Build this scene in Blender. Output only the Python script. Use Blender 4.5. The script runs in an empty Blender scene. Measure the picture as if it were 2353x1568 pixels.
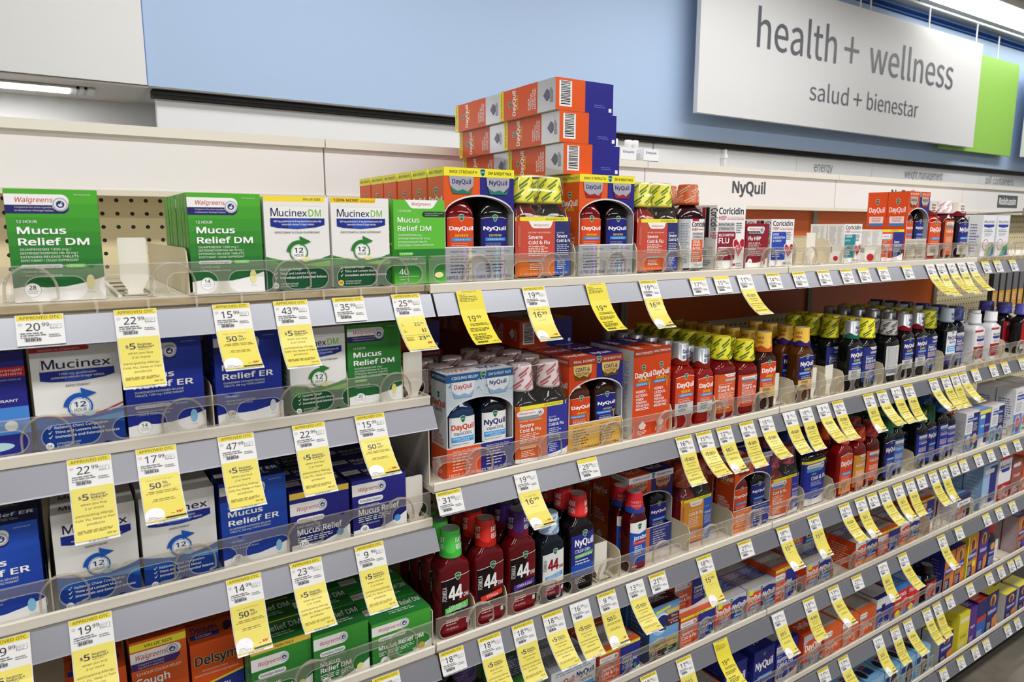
import bpy, math, random
from mathutils import Vector, Matrix
random.seed(7)
SC = bpy.context.scene
COL = SC.collection
EYE = 1.60                       # camera height above the shop floor; shelf heights below are relative to it

# ---------------------------------------------------------------- camera
F_PX, VX, VY, CX, CY = 1610.0, 3657.0, 522.0, 1176.5, 784.0
pitch = math.atan2(CY - VY, F_PX)
ang = math.atan2(VX - CX, math.hypot(F_PX, CY - VY))
fwd = Vector((math.cos(ang) * math.cos(pitch), math.sin(ang) * math.cos(pitch), -math.sin(pitch)))
cam_d = bpy.data.cameras.new('camera')
cam = bpy.data.objects.new('camera', cam_d)
COL.objects.link(cam)
cam.location = (0, 0, EYE)
cam.rotation_euler = fwd.to_track_quat('-Z', 'Y').to_euler()
cam_d.sensor_width = 36.0
cam_d.lens = 36.0 * F_PX / 2353.0
cam_d.clip_start = 0.02
cam_d.dof.use_dof = True
cam_d.dof.focus_distance = 1.35
cam_d.dof.aperture_fstop = 9.0
SC.camera = cam

# ---------------------------------------------------------------- light
SC.view_settings.view_transform = 'Standard'
SC.view_settings.look = 'None'
SC.view_settings.gamma = 1.0
SC.view_settings.use_curve_mapping = False
SC.view_settings.exposure = 0.12
SC.cycles.transparent_max_bounces = 24
SC.cycles.max_bounces = 8
W = bpy.data.worlds.new('shop_air')
SC.world = W
W.use_nodes = True
# the shop around: bright upper air, dark floor side
_n = W.node_tree
_tc = _n.nodes.new('ShaderNodeTexCoord'); _sx = _n.nodes.new('ShaderNodeSeparateXYZ'); _cr = _n.nodes.new('ShaderNodeValToRGB')
_mr = _n.nodes.new('ShaderNodeMapRange'); _mr.inputs[1].default_value = -1.0
_n.links.new(_tc.outputs['Generated'], _sx.inputs[0]); _n.links.new(_sx.outputs[2], _mr.inputs[0]); _n.links.new(_mr.outputs[0], _cr.inputs[0])
_cr.color_ramp.elements[0].position = 0.30; _cr.color_ramp.elements[0].color = (0.10, 0.095, 0.09, 1)
_cr.color_ramp.elements[1].position = 0.72; _cr.color_ramp.elements[1].color = (1.0, 0.99, 0.97, 1)
_n.links.new(_cr.outputs[0], _n.nodes['Background'].inputs[0])
_n.nodes['Background'].inputs[1].default_value = 0.62


def area(name, loc, sx, sy, power, rot=(0, 0, 0), col=(1.0, 0.99, 0.975)):
    l = bpy.data.lights.new(name, 'AREA')
    l.shape = 'RECTANGLE'; l.size = sx; l.size_y = sy; l.energy = power; l.color = col
    o = bpy.data.objects.new(name, l)
    o.location = loc; o.rotation_euler = rot
    COL.objects.link(o)
    return o


CEIL = 1.67                      # ceiling height above the eye
for k, (lx, ly, pw) in enumerate([(-0.7, -0.25, 34), (1.5, -0.25, 34), (3.7, -0.25, 30), (5.9, -0.25, 24),
                                  (0.6, -2.4, 40), (3.2, -2.4, 36), (0.6, 2.0, 18), (3.4, 2.0, 17), (6.6, 2.0, 20)]):
    area('ceiling_tube', (lx, ly, EYE + CEIL - 0.12), 1.9, 0.35, pw)

# ---------------------------------------------------------------- materials
MATS = {}


def lin(h):
    h = h.lstrip('#')
    r = []
    for i in (0, 2, 4):
        c = int(h[i:i + 2], 16) / 255.0
        r.append(c / 12.92 if c <= 0.04045 else ((c + 0.055) / 1.055) ** 2.4)
    return (r[0], r[1], r[2], 1.0)


def M(h, rough=0.42, metal=0.0, spec=0.28, coat=0.0, key=None):
    k = (h, rough, metal, spec, coat)
    if k in MATS:
        return MATS[k]
    m = bpy.data.materials.new('paint_' + h.strip('#'))
    m.use_nodes = True
    b = m.node_tree.nodes['Principled BSDF']
    b.inputs['Base Color'].default_value = lin(h)
    b.inputs['Roughness'].default_value = rough
    b.inputs['Metallic'].default_value = metal
    b.inputs['Specular IOR Level'].default_value = spec
    b.inputs['Coat Weight'].default_value = coat
    b.inputs['Coat Roughness'].default_value = 0.08
    MATS[k] = m
    return m


def liquid(h, trans=0.0):
    k = ('liq', h, trans)
    if k in MATS:
        return MATS[k]
    m = bpy.data.materials.new('bottle_' + h.strip('#'))
    m.use_nodes = True
    b = m.node_tree.nodes['Principled BSDF']
    b.inputs['Base Color'].default_value = lin(h)
    b.inputs['Roughness'].default_value = 0.07
    b.inputs['Specular IOR Level'].default_value = 0.6
    b.inputs['Transmission Weight'].default_value = trans
    b.inputs['IOR'].default_value = 1.4
    MATS[k] = m
    return m


def emit(h, s):
    k = ('emit', h, s)
    if k not in MATS:
        m = bpy.data.materials.new('lamp_lens')
        m.use_nodes = True
        b = m.node_tree.nodes['Principled BSDF']
        b.inputs['Emission Color'].default_value = lin(h)
        b.inputs['Emission Strength'].default_value = s
        MATS[k] = m
    return MATS[k]


def clear(name, tint='#F6F4EF', haze=0.07, gloss=0.35):
    k = ('clear', name)
    if k in MATS:
        return MATS[k]
    m = bpy.data.materials.new('clear_plastic_' + name)
    m.use_nodes = True
    nt = m.node_tree
    nt.nodes.clear()
    out = nt.nodes.new('ShaderNodeOutputMaterial')
    tr = nt.nodes.new('ShaderNodeBsdfTransparent'); tr.inputs[0].default_value = lin(tint)
    gl = nt.nodes.new('ShaderNodeBsdfGlossy'); gl.inputs['Roughness'].default_value = 0.06
    df = nt.nodes.new('ShaderNodeBsdfDiffuse'); df.inputs[0].default_value = lin('#EFEAE0')
    fc = nt.nodes.new('ShaderNodeLayerWeight'); fc.inputs[0].default_value = 0.5
    pw = nt.nodes.new('ShaderNodeMath'); pw.operation = 'POWER'; pw.inputs[1].default_value = 4.0
    mu = nt.nodes.new('ShaderNodeMath'); mu.operation = 'MULTIPLY_ADD'; mu.inputs[1].default_value = gloss; mu.inputs[2].default_value = 0.035
    lw = mu
    nt.links.new(fc.outputs['Facing'], pw.inputs[0]); nt.links.new(pw.outputs[0], mu.inputs[0])
    m1 = nt.nodes.new('ShaderNodeMixShader')
    m2 = nt.nodes.new('ShaderNodeMixShader'); m2.inputs[0].default_value = haze
    nt.links.new(lw.outputs[0], m1.inputs[0]); nt.links.new(tr.outputs[0], m1.inputs[1]); nt.links.new(gl.outputs[0], m1.inputs[2])
    nt.links.new(m1.outputs[0], m2.inputs[1]); nt.links.new(df.outputs[0], m2.inputs[2])
    nt.links.new(m2.outputs[0], out.inputs[0])
    MATS[k] = m
    return m


def noisy(name, h1, h2, scale, rough=0.5, bump=0.0, spec=0.4):
    m = bpy.data.materials.new(name)
    m.use_nodes = True
    nt = m.node_tree
    b = nt.nodes['Principled BSDF']
    b.inputs['Roughness'].default_value = rough
    b.inputs['Specular IOR Level'].default_value = spec
    tc = nt.nodes.new('ShaderNodeTexCoord')
    n = nt.nodes.new('ShaderNodeTexNoise'); n.inputs['Scale'].default_value = scale; n.inputs['Detail'].default_value = 4
    r = nt.nodes.new('ShaderNodeValToRGB')
    r.color_ramp.elements[0].position = 0.35; r.color_ramp.elements[0].color = lin(h1)
    r.color_ramp.elements[1].position = 0.65; r.color_ramp.elements[1].color = lin(h2)
    nt.links.new(tc.outputs['Object'], n.inputs['Vector']); nt.links.new(n.outputs['Fac'], r.inputs[0]); nt.links.new(r.outputs[0], b.inputs['Base Color'])
    if bump:
        bp = nt.nodes.new('ShaderNodeBump'); bp.inputs['Strength'].default_value = bump; bp.inputs['Distance'].default_value = 0.01
        nt.links.new(n.outputs['Fac'], bp.inputs['Height']); nt.links.new(bp.outputs[0], b.inputs['Normal'])
    return m


def pegboard():
    m = bpy.data.materials.new('pegboard')
    m.use_nodes = True
    nt = m.node_tree
    b = nt.nodes['Principled BSDF']; b.inputs['Roughness'].default_value = 0.5
    tc = nt.nodes.new('ShaderNodeTexCoord')
    sp = nt.nodes.new('ShaderNodeSeparateXYZ')
    nt.links.new(tc.outputs['Object'], sp.inputs[0])

    def math_(op, a, bb=None):
        n = nt.nodes.new('ShaderNodeMath'); n.operation = op
        for i, s in enumerate((a, bb)):
            if s is None:
                continue
            if isinstance(s, (int, float)):
                n.inputs[i].default_value = s
            else:
                nt.links.new(s, n.inputs[i])
        return n.outputs[0]
    P = 0.0254
    d = []
    for ax in (0, 2):
        q = math_('SUBTRACT', math_('FRACT', math_('DIVIDE', math_('ADD', sp.outputs[ax], 50.0), P)), 0.5)
        d.append(math_('MULTIPLY', q, q))
    r2 = math_('ADD', d[0], d[1])
    hole = math_('LESS_THAN', r2, 0.022)
    mx = nt.nodes.new('ShaderNodeMix'); mx.data_type = 'RGBA'
    nt.links.new(hole, mx.inputs[0])
    mx.inputs[6].default_value = lin('#E4D6AC'); mx.inputs[7].default_value = lin('#17130F')
    nt.links.new(mx.outputs[2], b.inputs['Base Color'])
    return m


CREAM, RAIL, WHITE, BLACK = M('#DDD5C6', 0.42), M('#86878E', 0.36, 0.6), M('#F1EFEC', 0.5), M('#16161A', 0.45)
PLASTIC, EDGE = clear('panel', '#F8F7F4', 0.07, 0.4), clear('edge', '#FFFFFF', 0.30, 0.5)
FILM = clear('film', '#FFFFFF', 0.015, 0.5)

# ---------------------------------------------------------------- mesh builder


class MB:
    def __init__(s):
        s.v, s.f, s.m, s.mats, s.ix, s.sm = [], [], [], [], {}, []

    def mi(s, mat):
        k = mat.name
        if k not in s.ix:
            s.ix[k] = len(s.mats); s.mats.append(mat)
        return s.ix[k]

    def add(s, vs, fs, mat, smooth=False):
        b = len(s.v); i = s.mi(mat)
        s.v.extend([tuple(p) for p in vs])
        for f in fs:
            s.f.append(tuple(q + b for q in f)); s.m.append(i); s.sm.append(smooth)

    def box(s, x0, y0, z0, x1, y1, z1, mat, faces=None):
        vs = [(x, y, z) for z in (z0, z1) for y in (y0, y1) for x in (x0, x1)]
        fs = [(0, 1, 5, 4), (2, 6, 7, 3), (0, 4, 6, 2), (1, 3, 7, 5), (4, 5, 7, 6), (0, 2, 3, 1)]
        s.add(vs, fs, mat)

    def prism(s, pts, d0, d1, fn, mat):
        """pts: outline in 2-D, fn(a, b, d) -> 3-D"""
        n = len(pts)
        vs = [fn(a, b, d0) for a, b in pts] + [fn(a, b, d1) for a, b in pts]
        fs = [tuple(range(n)), tuple(range(2 * n - 1, n - 1, -1))]
        fs += [(i, i + n, (i + 1) % n + n, (i + 1) % n) for i in range(n)]
        s.add(vs, fs, mat)

    def loft(s, rings, mat, cap0=True, cap1=True, smooth=True):
        n = len(rings[0]); vs = [p for r in rings for p in r]; fs = []
        for k in range(len(rings) - 1):
            for i in range(n):
                j = (i + 1) % n
                fs.append((k * n + i, k * n + j, (k + 1) * n + j, (k + 1) * n + i))
        s.add(vs, fs, mat, smooth)
        if cap0:
            s.add(rings[0], [tuple(range(n - 1, -1, -1))], mat)
        if cap1:
            s.add(rings[-1], [tuple(range(n))], mat)

    def tube(s, pts, r, mat, n=8, rz=None):
        rings = []
        for i, p in enumerate(pts):
            a = Vector(pts[max(0, i - 1)]); c = Vector(pts[min(len(pts) - 1, i + 1)])
            t = (c - a).normalized()
            u = t.cross(Vector((0, 1, 0)))
            if u.length < 1e-4:
                u = Vector((1, 0, 0))
            u.normalize(); w = t.cross(u)
            rings.append([Vector(p) + u * r * math.cos(2 * math.pi * k / n) + w * (rz or r) * math.sin(2 * math.pi * k / n) for k in range(n)])
        s.loft(rings, mat)

    def mesh(s, name):
        me = bpy.data.meshes.new(name)
        me.from_pydata(s.v, [], s.f)
        for m in s.mats:
            me.materials.append(m)
        me.polygons.foreach_set('material_index', s.m)
        me.polygons.foreach_set('use_smooth', s.sm)
        me.update()
        return me


def link(name, data, parent=None, loc=None, rot=None):
    o = bpy.data.objects.new(name, data)
    COL.objects.link(o)
    if parent is not None:
        o.parent = parent
    if loc is not None:
        o.location = loc
    if rot is not None:
        o.rotation_euler = rot
    return o


def tag(o, label=None, cat=None, group=None, kind=None):
    if label: o['label'] = label
    if cat: o['category'] = cat
    if group: o['group'] = group
    if kind: o['kind'] = kind
    return o


# ---------------------------------------------------------------- lettering
def font(fn):
    """one of the typefaces that come with Blender; the built-in one where it is missing"""
    try:
        return bpy.data.fonts.load(bpy.utils.resource_path('LOCAL') + '/datafiles/fonts/' + fn)
    except Exception:
        return None


FONT = font('NotoSansHebrew-Regular.woff2')
GROTESK = font('Noto Sans CJK Regular.woff2') or FONT
GL = {}


def outline(t, res, f=None):
    cu = bpy.data.curves.new('lettering', 'FONT')
    cu.body = t
    if f or FONT: cu.font = f or FONT
    cu.size = 1.0; cu.resolution_u = res; cu.fill_mode = 'FRONT'
    ob = bpy.data.objects.new('lettering', cu)
    me = ob.to_mesh()
    pts = [(v.co.x, v.co.y) for v in me.vertices]
    fs = [tuple(p.vertices) for p in me.polygons]
    ob.to_mesh_clear()
    bpy.data.objects.remove(ob); bpy.data.curves.remove(cu)
    return pts, fs


CAPH = {f: max(p[1] for p in outline('H', 1, f)[0]) for f in (None, GROTESK)}


def glyphs(t, bold=0, res=2, f=None):
    """outline of a line of lettering: (points, faces, width), capital height 1; bold strokes are struck four times"""
    k = (t, bold, res, f)
    if k in GL:
        return GL[k]
    pts, fs = outline(t, res, f)
    pts = [(p[0] / CAPH[f], p[1] / CAPH[f]) for p in pts]
    if bold > 0.4 and pts:
        s, n = 0.0115 * bold, len(pts)
        P4, F4 = [], []
        for dx, dy in ((-s, -s * .7), (s, -s * .7), (-s, s * .7), (s, s * .7)):
            b = len(P4)
            P4 += [(x * (1 + .02 * bold / max(1, len(t)) * 0) + dx, y * (1 - 1.4 * s) + .7 * s + dy) for x, y in pts]
            F4 += [tuple(q + b for q in f) for f in fs]
        pts, fs = P4, F4
    if pts:
        x0 = min(p[0] for p in pts); x1 = max(p[0] for p in pts)
        pts = [(p[0] - x0, p[1]) for p in pts]
        wd = x1 - x0
    else:
        wd = 0.5
    GL[k] = (pts, fs, wd)
    return GL[k]


class Face:
    """a printed surface: fn(x, y, off) -> 3-D, x to the right, y up, both in metres; u, v run 0..1"""
    STEP = 0.00006

    def __init__(s, mb, fn, w, h, off=0.0001, fin=0.4):
        s.mb, s.fn, s.w, s.h, s.o, s.fin = mb, fn, w, h, off, fin
        s.seg = 1

    def lay(s):
        s.o += s.STEP
        return s.o

    def mat(s, c):
        return M(c, s.fin) if isinstance(c, str) else c

    def poly(s, c, pts):
        o = s.lay()
        us = [p[0] for p in pts]
        if s.seg == 1 or max(us) - min(us) < 0.7 / s.seg:
            s.mb.add([s.fn(u * s.w, v * s.h, o) for u, v in pts], [tuple(range(len(pts)))], s.mat(c))
            return s

        def cut(ps, lim, keep_hi):                    # clip to one side of u = lim
            out = []
            for a, b in zip(ps, ps[1:] + ps[:1]):
                ia, ib = (a[0] >= lim) == keep_hi, (b[0] >= lim) == keep_hi
                if ia: out.append(a)
                if ia != ib:
                    t = (lim - a[0]) / (b[0] - a[0])
                    out.append((lim, a[1] + (b[1] - a[1]) * t))
            return out
        for k in range(s.seg):                        # follow the curve of a bottle in narrow strips
            ps = list(pts)
            if k: ps = cut(ps, k / s.seg, True)
            if ps and k < s.seg - 1: ps = cut(ps, (k + 1) / s.seg, False)
            if len(ps) > 2:
                s.mb.add([s.fn(u * s.w, v * s.h, o) for u, v in ps], [tuple(range(len(ps)))], s.mat(c))
        return s

    P = poly

    def R(s, c, u0, v0, u1, v1, keep=False):
        o = s.o if keep else s.lay()
        n = s.seg
        vs, fs = [], []
        for i in range(n + 1):
            u = u0 + (u1 - u0) * i / n
            vs += [s.fn(u * s.w, v0 * s.h, o), s.fn(u * s.w, v1 * s.h, o)]
            if i: fs.append((2 * i - 2, 2 * i, 2 * i + 1, 2 * i - 1))
        s.mb.add(vs, fs, s.mat(c))
        return s

    def RR(s, c, u0, v0, u1, v1, l=1, r=1, rad=None):
        """rectangle with rounded left / right ends"""
        h = (v1 - v0) * s.h; rr = (rad * s.w if rad else h / 2) / s.w; rv = rr * s.w / s.h
        pts = []
        for (cu, cv, a0, on, pu, pv) in ((u1 - rr, v0 + rv, -90, r, u1, v0), (u1 - rr, v1 - rv, 0, r, u1, v1), (u0 + rr, v1 - rv, 90, l, u0, v1), (u0 + rr, v0 + rv, 180, l, u0, v0)):
            if on:
                for k in range(6):
                    a = math.radians(a0 + 18 * k)
                    pts.append((cu + rr * math.cos(a), cv + rv * math.sin(a)))
            else:
                pts.append((pu, pv))
        return s.P(c, pts)

    def E(s, c, cu, cv, ru, rv=None, n=20):
        rv = ru * s.w / s.h if rv is None else rv
        return s.P(c, [(cu + ru * math.cos(2 * math.pi * k / n), cv + rv * math.sin(2 * math.pi * k / n)) for k in range(n)])

    def G(s, c1, c2, v0, v1, n=8, u0=0, u1=1):
        a, b = [[int(c[i:i + 2], 16) for i in (1, 3, 5)] for c in (c1, c2)]
        s.lay()
        for k in range(n):
            t = k / (n - 1)
            c = '#%02X%02X%02X' % tuple(int(x + (y - x) * t) for x, y in zip(a, b))
            s.R(c, u0, v1 + (v0 - v1) * k / n, u1, v1 + (v0 - v1) * (k + 1) / n, keep=True)
        return s

    def T(s, c, t, u, v, h, al='l', b=0, w=None, sh=0.0, rot=0, res=2, f=None):
        pts, fs, wd = glyphs(t, b, res, f)
        if not pts:
            return s
        H = h * s.h
        kx = H if w is None else (w * (s.h if rot else s.w)) / max(wd, 1e-6)
        W_ = wd * kx
        dx = {'l': 0, 'c': -W_ / 2, 'r': -W_}[al]
        o = s.lay(); X, Y = u * s.w, v * s.h
        ca, sa = math.cos(math.radians(rot)), math.sin(math.radians(rot))
        vs = []
        n1 = len(pts) // 4 if b > 0.4 else len(pts)      # each strike of a bold line sits a hair above the one before
        for i, (x, y) in enumerate(pts):
            a, bb = x * kx + y * H * sh + dx, y * H
            vs.append(s.fn(X + a * ca - bb * sa, Y + a * sa + bb * ca, o + 0.000014 * (i // n1)))
        s.mb.add(vs, fs, s.mat(c))
        return s

    def L(s, c, u0, v0, u1, v1, n, al='l', seed=3, fill=0.45):
        """lines of print too small to read"""
        rnd = random.Random(seed + n)
        s.lay()
        dv = (v1 - v0) / n
        for k in range(n):
            ln = (u1 - u0) * rnd.uniform(0.6, 1.0); y = v1 - dv * (k + 0.75)
            a = u0 if al == 'l' else (u0 + u1 - ln) / 2
            x = a
            while x < a + ln:
                wd = min(rnd.uniform(0.03, 0.12) * (u1 - u0) * 2, a + ln - x)
                s.R(c, x, y, x + wd, y + dv * fill, keep=True)
                x += wd + 0.018 * (u1 - u0) * 2
        return s

    def bars(s, c, u0, v0, u1, v1, n=22, seed=1):
        rnd = random.Random(seed); s.lay(); x = u0
        while x < u1:
            wd = rnd.uniform(0.3, 1.3) * (u1 - u0) / n
            s.R(c, x, v0, min(x + wd, u1), v1, keep=True)
            x += wd + rnd.uniform(0.3, 1.0) * (u1 - u0) / n
        return s

    def shield(s, u, v, k):
        """green shield emblem, k = width in metres"""
        a, b = k / s.w, k / s.h
        for c, q in (('#DDE8E0', 1.0), ('#0E6B45', 0.86)):
            s.P(c, [(u + x * a * q, v + y * b * q) for x, y in ((-.5, .42), (0, .6), (.5, .42), (.46, 0), (.3, -.4), (0, -.66), (-.3, -.4), (-.46, 0))])
        s.T('#FFFFFF', 'VICKS', u, v - 0.05 * b, 0.2 * b, 'c', 1, 0.62 * a, res=1)
        return s

    def seal(s, u, v, r):
        s.E('#D8D8DA', u, v, r); s.E('#8C93A6', u, v, r * .9); s.E('#E9E9EB', u, v, r * .8); s.E('#2B3A78', u, v, r * .52)
        q = r * s.w / s.h
        s.P('#F0F0F0', [(u - r * .3, v), (u + r * .3, v), (u + r * .18, v - q * .3), (u - r * .18, v - q * .3)])
        s.P('#F0F0F0', [(u - r * .05, v + q * .05), (u + r * .03, v), (u + r * .32, v + q * .34), (u + r * .25, v + q * .38)])
        return s

    def script(s, u, v, h, w, c='#C8202C', al='l'):
        return s.T(c, 'Walgreens', u, v, h, al, 0.6, w, sh=0.22)


# ---------------------------------------------------------------- cartons
def faces_of(mb, w, d, h, fin=0.4):
    f = Face(mb, lambda x, y, o: (x - w / 2, -o, y), w, h, fin=fin)
    l = Face(mb, lambda x, y, o: (-w / 2 - o, d - x, y), d, h, fin=fin)
    t = Face(mb, lambda x, y, o: (x - w / 2, y, h + o), w, d, fin=fin)
    r = Face(mb, lambda x, y, o: (w / 2 + o, x, y), d, h, fin=fin)
    return f, l, t, r


def carton(w, d, h, c, front=None, left=None, top=None, fin=0.38, cl=None, ct=None):
    mb = MB()
    e = 0.0006                                            # softened carton edges
    ring = lambda z, q: [(-w / 2 + q, q + e, z), (-w / 2 + q + e, q, z), (w / 2 - q - e, q, z), (w / 2 - q, q + e, z), (w / 2 - q, d - q - e, z), (w / 2 - q - e, d - q, z), (-w / 2 + q + e, d - q, z), (-w / 2 + q, d - q - e, z)]
    mb.loft([ring(0, e), ring(e, 0), ring(h - e, 0), ring(h, e)], M(c, fin), smooth=False)
    f, l, t, r = faces_of(mb, w, d, h, fin)
    if cl: l.R(cl, 0.01, 0, 0.99, 0.995); r.R(cl, 0.01, 0, 0.99, 0.995)
    if ct: t.R(ct, 0.005, 0.01, 0.995, 0.99)
    # tuck flap seam of the lid
    t.R('#3A3633', 0.0, 0.985, 1.0, 1.0)
    if front: front(f)
    if left: left(l)
    if top: top(t)
    return mb.mesh('carton')


def wave(F, c, hgt=.15, up=.06):
    F.P(c, [(0, 0), (1, 0), (1, hgt + up), (.9, hgt + up * .6), (.75, hgt + up * .1), (.55, hgt - up * .35), (.35, hgt - up * .4), (.15, hgt - up * .1), (0, hgt * .85)])


def store(F, c1, c2, l1, l2, mg, count, pill, tag1='Maximum Strength', hour='12 Hour', kick='12 HOUR', top=None, pillround=False, navy='#2B2A6B', pc='#6FCB4B', bn=('Compare to the active ingredients', 'in Maximum Strength tablets')):
    F.G(c1, c2, 0, 1)
    o = 0.0
    if top:
        F.R('#F6E23A', 0, .94, 1, 1); F.T('#2B2A22', top, .5, .955, .024, 'c', 1); o = -.06
    F.RR('#F4F3F1', 0, .84 + o, .68, .955 + o, 0, 1)
    F.P(navy, [(0, .785 + o), (.62, .785 + o), (.665, .81 + o), (.68, .86 + o), (0, .86 + o)])
    F.script(.1, .885 + o, .042, .4)
    F.T('#E8E4F0', bn[0], .1, .833 + o, .014, w=.42, res=1); F.T('#E8E4F0', bn[1], .1, .805 + o, .014, w=.41, res=1)
    F.seal(.585, .868 + o, .088)
    F.T('#E9F3E4', 'NDC 0363-0422-28', .74, .95 + o, .011, w=.18, res=1)
    F.T('#F2F6EF', kick, .1, .70 + o, .026, b=1.5)
    F.T('#FFFFFF', l1, .1, .605 + o, .062, b=3, w=.52 if len(l1) < 7 else .72)
    F.T('#FFFFFF', l2, .1, .505 + o, .062, b=3, w=min(.8, .085 * len(l2)))
    for k, s in enumerate(mg):
        F.T('#EAF2E6', s, .11, .458 + o - .033 * k, .02, w=min(.62, .026 * len(s)), b=.5, res=1)
    y = .30
    if tag1:
        F.RR('#D5D3D6', .1, y, .55, y + .034); F.T('#3A3640', tag1, .325, y + .009, .018, 'c', .5, .38)
        F.RR(pc, .58, y, .8, y + .034); F.T('#FFFFFF', hour, .69, y + .009, .018, 'c', .5, .15)
    else:
        F.RR(pc, .1, y, .34, y + .034); F.T('#FFFFFF', hour, .22, y + .009, .018, 'c', .5, .17)
    F.T('#E6F0E2', '• Relieves chest congestion' if c1 < '#3' else '• Controls cough', .11, .262, .018, w=.46 if c1 < '#3' else .27, res=1)
    F.T('#E6F0E2', '• Thins & loosens mucus', .11, .228, .018, w=.42, res=1)
    wave(F, '#F3F2F0')
    F.E('#AFC0B2', .2, .105, .092); F.E('#FFFFFF', .2, .105, .086)
    F.T('#2E3238', count, .2, .112, .036, 'c', 2)
    F.T('#8FA394', 'EXTENDED', .2, .092, .011, 'c', w=.12, res=1); F.T('#8FA394', 'RELEASE', .2, .075, .011, 'c', w=.1, res=1)
    if pillround:
        F.E(pill, .8, .12, .07)
    else:
        F.RR(pill, .79, .1, .88, .235, 1, 1) if False else F.E(pill, .84, .165, .048, .068)
    F.T('#555555', 'ACTUAL SIZE', .84, .07, .008, 'c', w=.08, res=1)


def greenside(L):
    L.G('#58B236', '#2A7A3B', 0, 1); L.R('#E9EFE4', .3, 0, .34, .92)


def mdm(F, hue, count, top=None, toptxt='VALUE SIZE', sub=('600 mg guaifenesin & 30 mg dextromethorphan HBr', 'extended-release bi-layer tablets'), exp='EXPECTORANT & COUGH SUPPRESSANT', dm=True, cough='Controls Cough', red=False, pill='#F0E6A2'):
    dk, md, lt, ac = (('#16502F', '#2F7A36', '#7FBF3F', '#6FBE3C') if hue == 'g' else ('#123A8C', '#1E5BB8', '#5FA0E0', '#2A6AC4'))
    F.R('#ECEAE7', 0, 0, 1, 1)
    if top == 'full':
        F.P('#F7DF3C', [(0, .945), (.93, .945), (.96, 1), (0, 1)]); F.T('#2A2B30', toptxt, .6, .96, .024, b=2, w=.28)
    elif top == 'half':
        F.P('#F5C928', [(0, .945), (.75, .945), (.78, 1), (0, 1)]); F.T('#2A2B30', '100% MORE', .05, .957, .03, b=2, w=.42); F.T('#2A2B30', 'THAN OUR 20 COUNT', .5, .957, .016, w=.26, res=1)
    elif top == 'red':
        F.RR('#C4252B', 0, .955, .66, 1, 0, 1); F.T('#F0DADA', 'MAXIMUM STRENGTH', .1, .965, .02, w=.45, res=1)
    F.P('#C9CCD2', [(.1, .77), (.1, .87), (.14, .9), (.9, .9), (.92, .88), (.92, .77)])
    F.P('#F1EFEC', [(.104, .77), (.104, .868), (.142, .896), (.898, .896), (.916, .878), (.916, .77)])
    if dm:
        F.T('#1F2350', 'M', .1, .79, .085, b=1.2, w=.115); F.T('#1F2350', 'ucinex', .225, .79, .07, b=1.2, w=.43); F.T(ac, 'DM', .68, .79, .075, b=1, w=.2)
    else:
        F.T('#1F2350', 'M', .12, .79, .09, b=1.6, w=.14); F.T('#1F2350', 'ucinex', .275, .79, .075, b=1.6, w=.62)
    F.P('#1F2F8C', [(.09, .77), (.93, .77), (.93, .70), (.8, .675), (.5, .655), (.2, .668), (.09, .685)])
    F.P('#2C50B4', [(.35, .765), (.68, .765), (.66, .672), (.5, .66), (.36, .665)])
    F.T('#FFFFFF', sub[0], .51, .728, .02, 'c', .8, .74 if dm else .42); F.T('#FFFFFF', sub[1], .51, .695, .02, 'c', .8, .5 if dm else .6)
    F.T('#3A3F46', exp, .5, .61, .02, 'c', .8, .7 if dm else .27)
    # lower wave
    F.P(md, [(0, 0), (1, 0), (1, .37), (.85, .335), (.65, .31), (.4, .305), (.2, .33), (0, .365)])
    F.P(dk, [(0, 0), (1, 0), (1, .2), (.8, .25), (.5, .235), (.25, .2), (0, .235)])
    F.P(lt, [(.55, .27), (1, .31), (1, .25), (.8, .245)])
    if red:
        F.P('#B5303A', [(0, .365), (.2, .33), (.5, .315), (.75, .34), (1, .41), (1, .395), (.75, .325), (.5, .305), (.2, .318), (0, .35)])
    F.lay()
    for r in range(5):
        for c in range(7):
            F.R(ac, .02 + c * .032, .345 - r * .022 - c * .003, .034 + c * .032, .353 - r * .022 - c * .003, keep=True)
    # twelve hour dial with arrow
    u, v, r = .5, .405, .145
    F.E(md, u, v, r); F.E('#F4F4F2', u, v, r * .86); F.E(ac, u, v, r * .8); F.E('#F6F6F4', u, v, r * .75)
    k = F.w / F.h
    arc = [(u + r * q * math.cos(math.radians(a)), v + r * q * k * math.sin(math.radians(a))) for q, rng in ((1.3, range(175, 75, -10)), (.98, range(75, 176, 10))) for a in rng]
    F.P(md, arc)
    F.P(md, [(u + .02, v + r * 1.75 * k), (u + .2, v + r * 1.15 * k), (u + .03, v + r * .72 * k)])
    F.T('#23354A' if hue == 'g' else '#14387F', '12', u, v - .002, .052, 'c', 2.5, .14); F.T('#3A4A5A', 'HOUR', u, v - .045, .03, 'c', .6, .14)
    F.E(pill, u + .1, v - .075, .07, .026)
    for q, s in enumerate((cough, 'Thins and Loosens Mucus', 'Immediate and Extended Release')):
        F.P('#FFFFFF', [(.118, .226 - .045 * q), (.124, .232 - .045 * q), (.132, .222 - .045 * q), (.158, .246 - .045 * q), (.162, .243 - .045 * q), (.132, .213 - .045 * q)]); F.T('#FFFFFF', s, .19, .215 - .045 * q, .024, b=.8, w=.0245 * len(s))
    F.E('#F2CE35' if top == 'half' else '#F3F3F1', .12, .055, .047); F.T('#2B2B2B', count, .12, .043, .026, 'c', 1.5)
    F.T('#E2EAE2', 'EXTENDED-RELEASE', .2, .062, .015, w=.27, res=1); F.T('#E2EAE2', 'BI-LAYER TABLETS', .2, .037, .015, w=.25, res=1)


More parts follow.
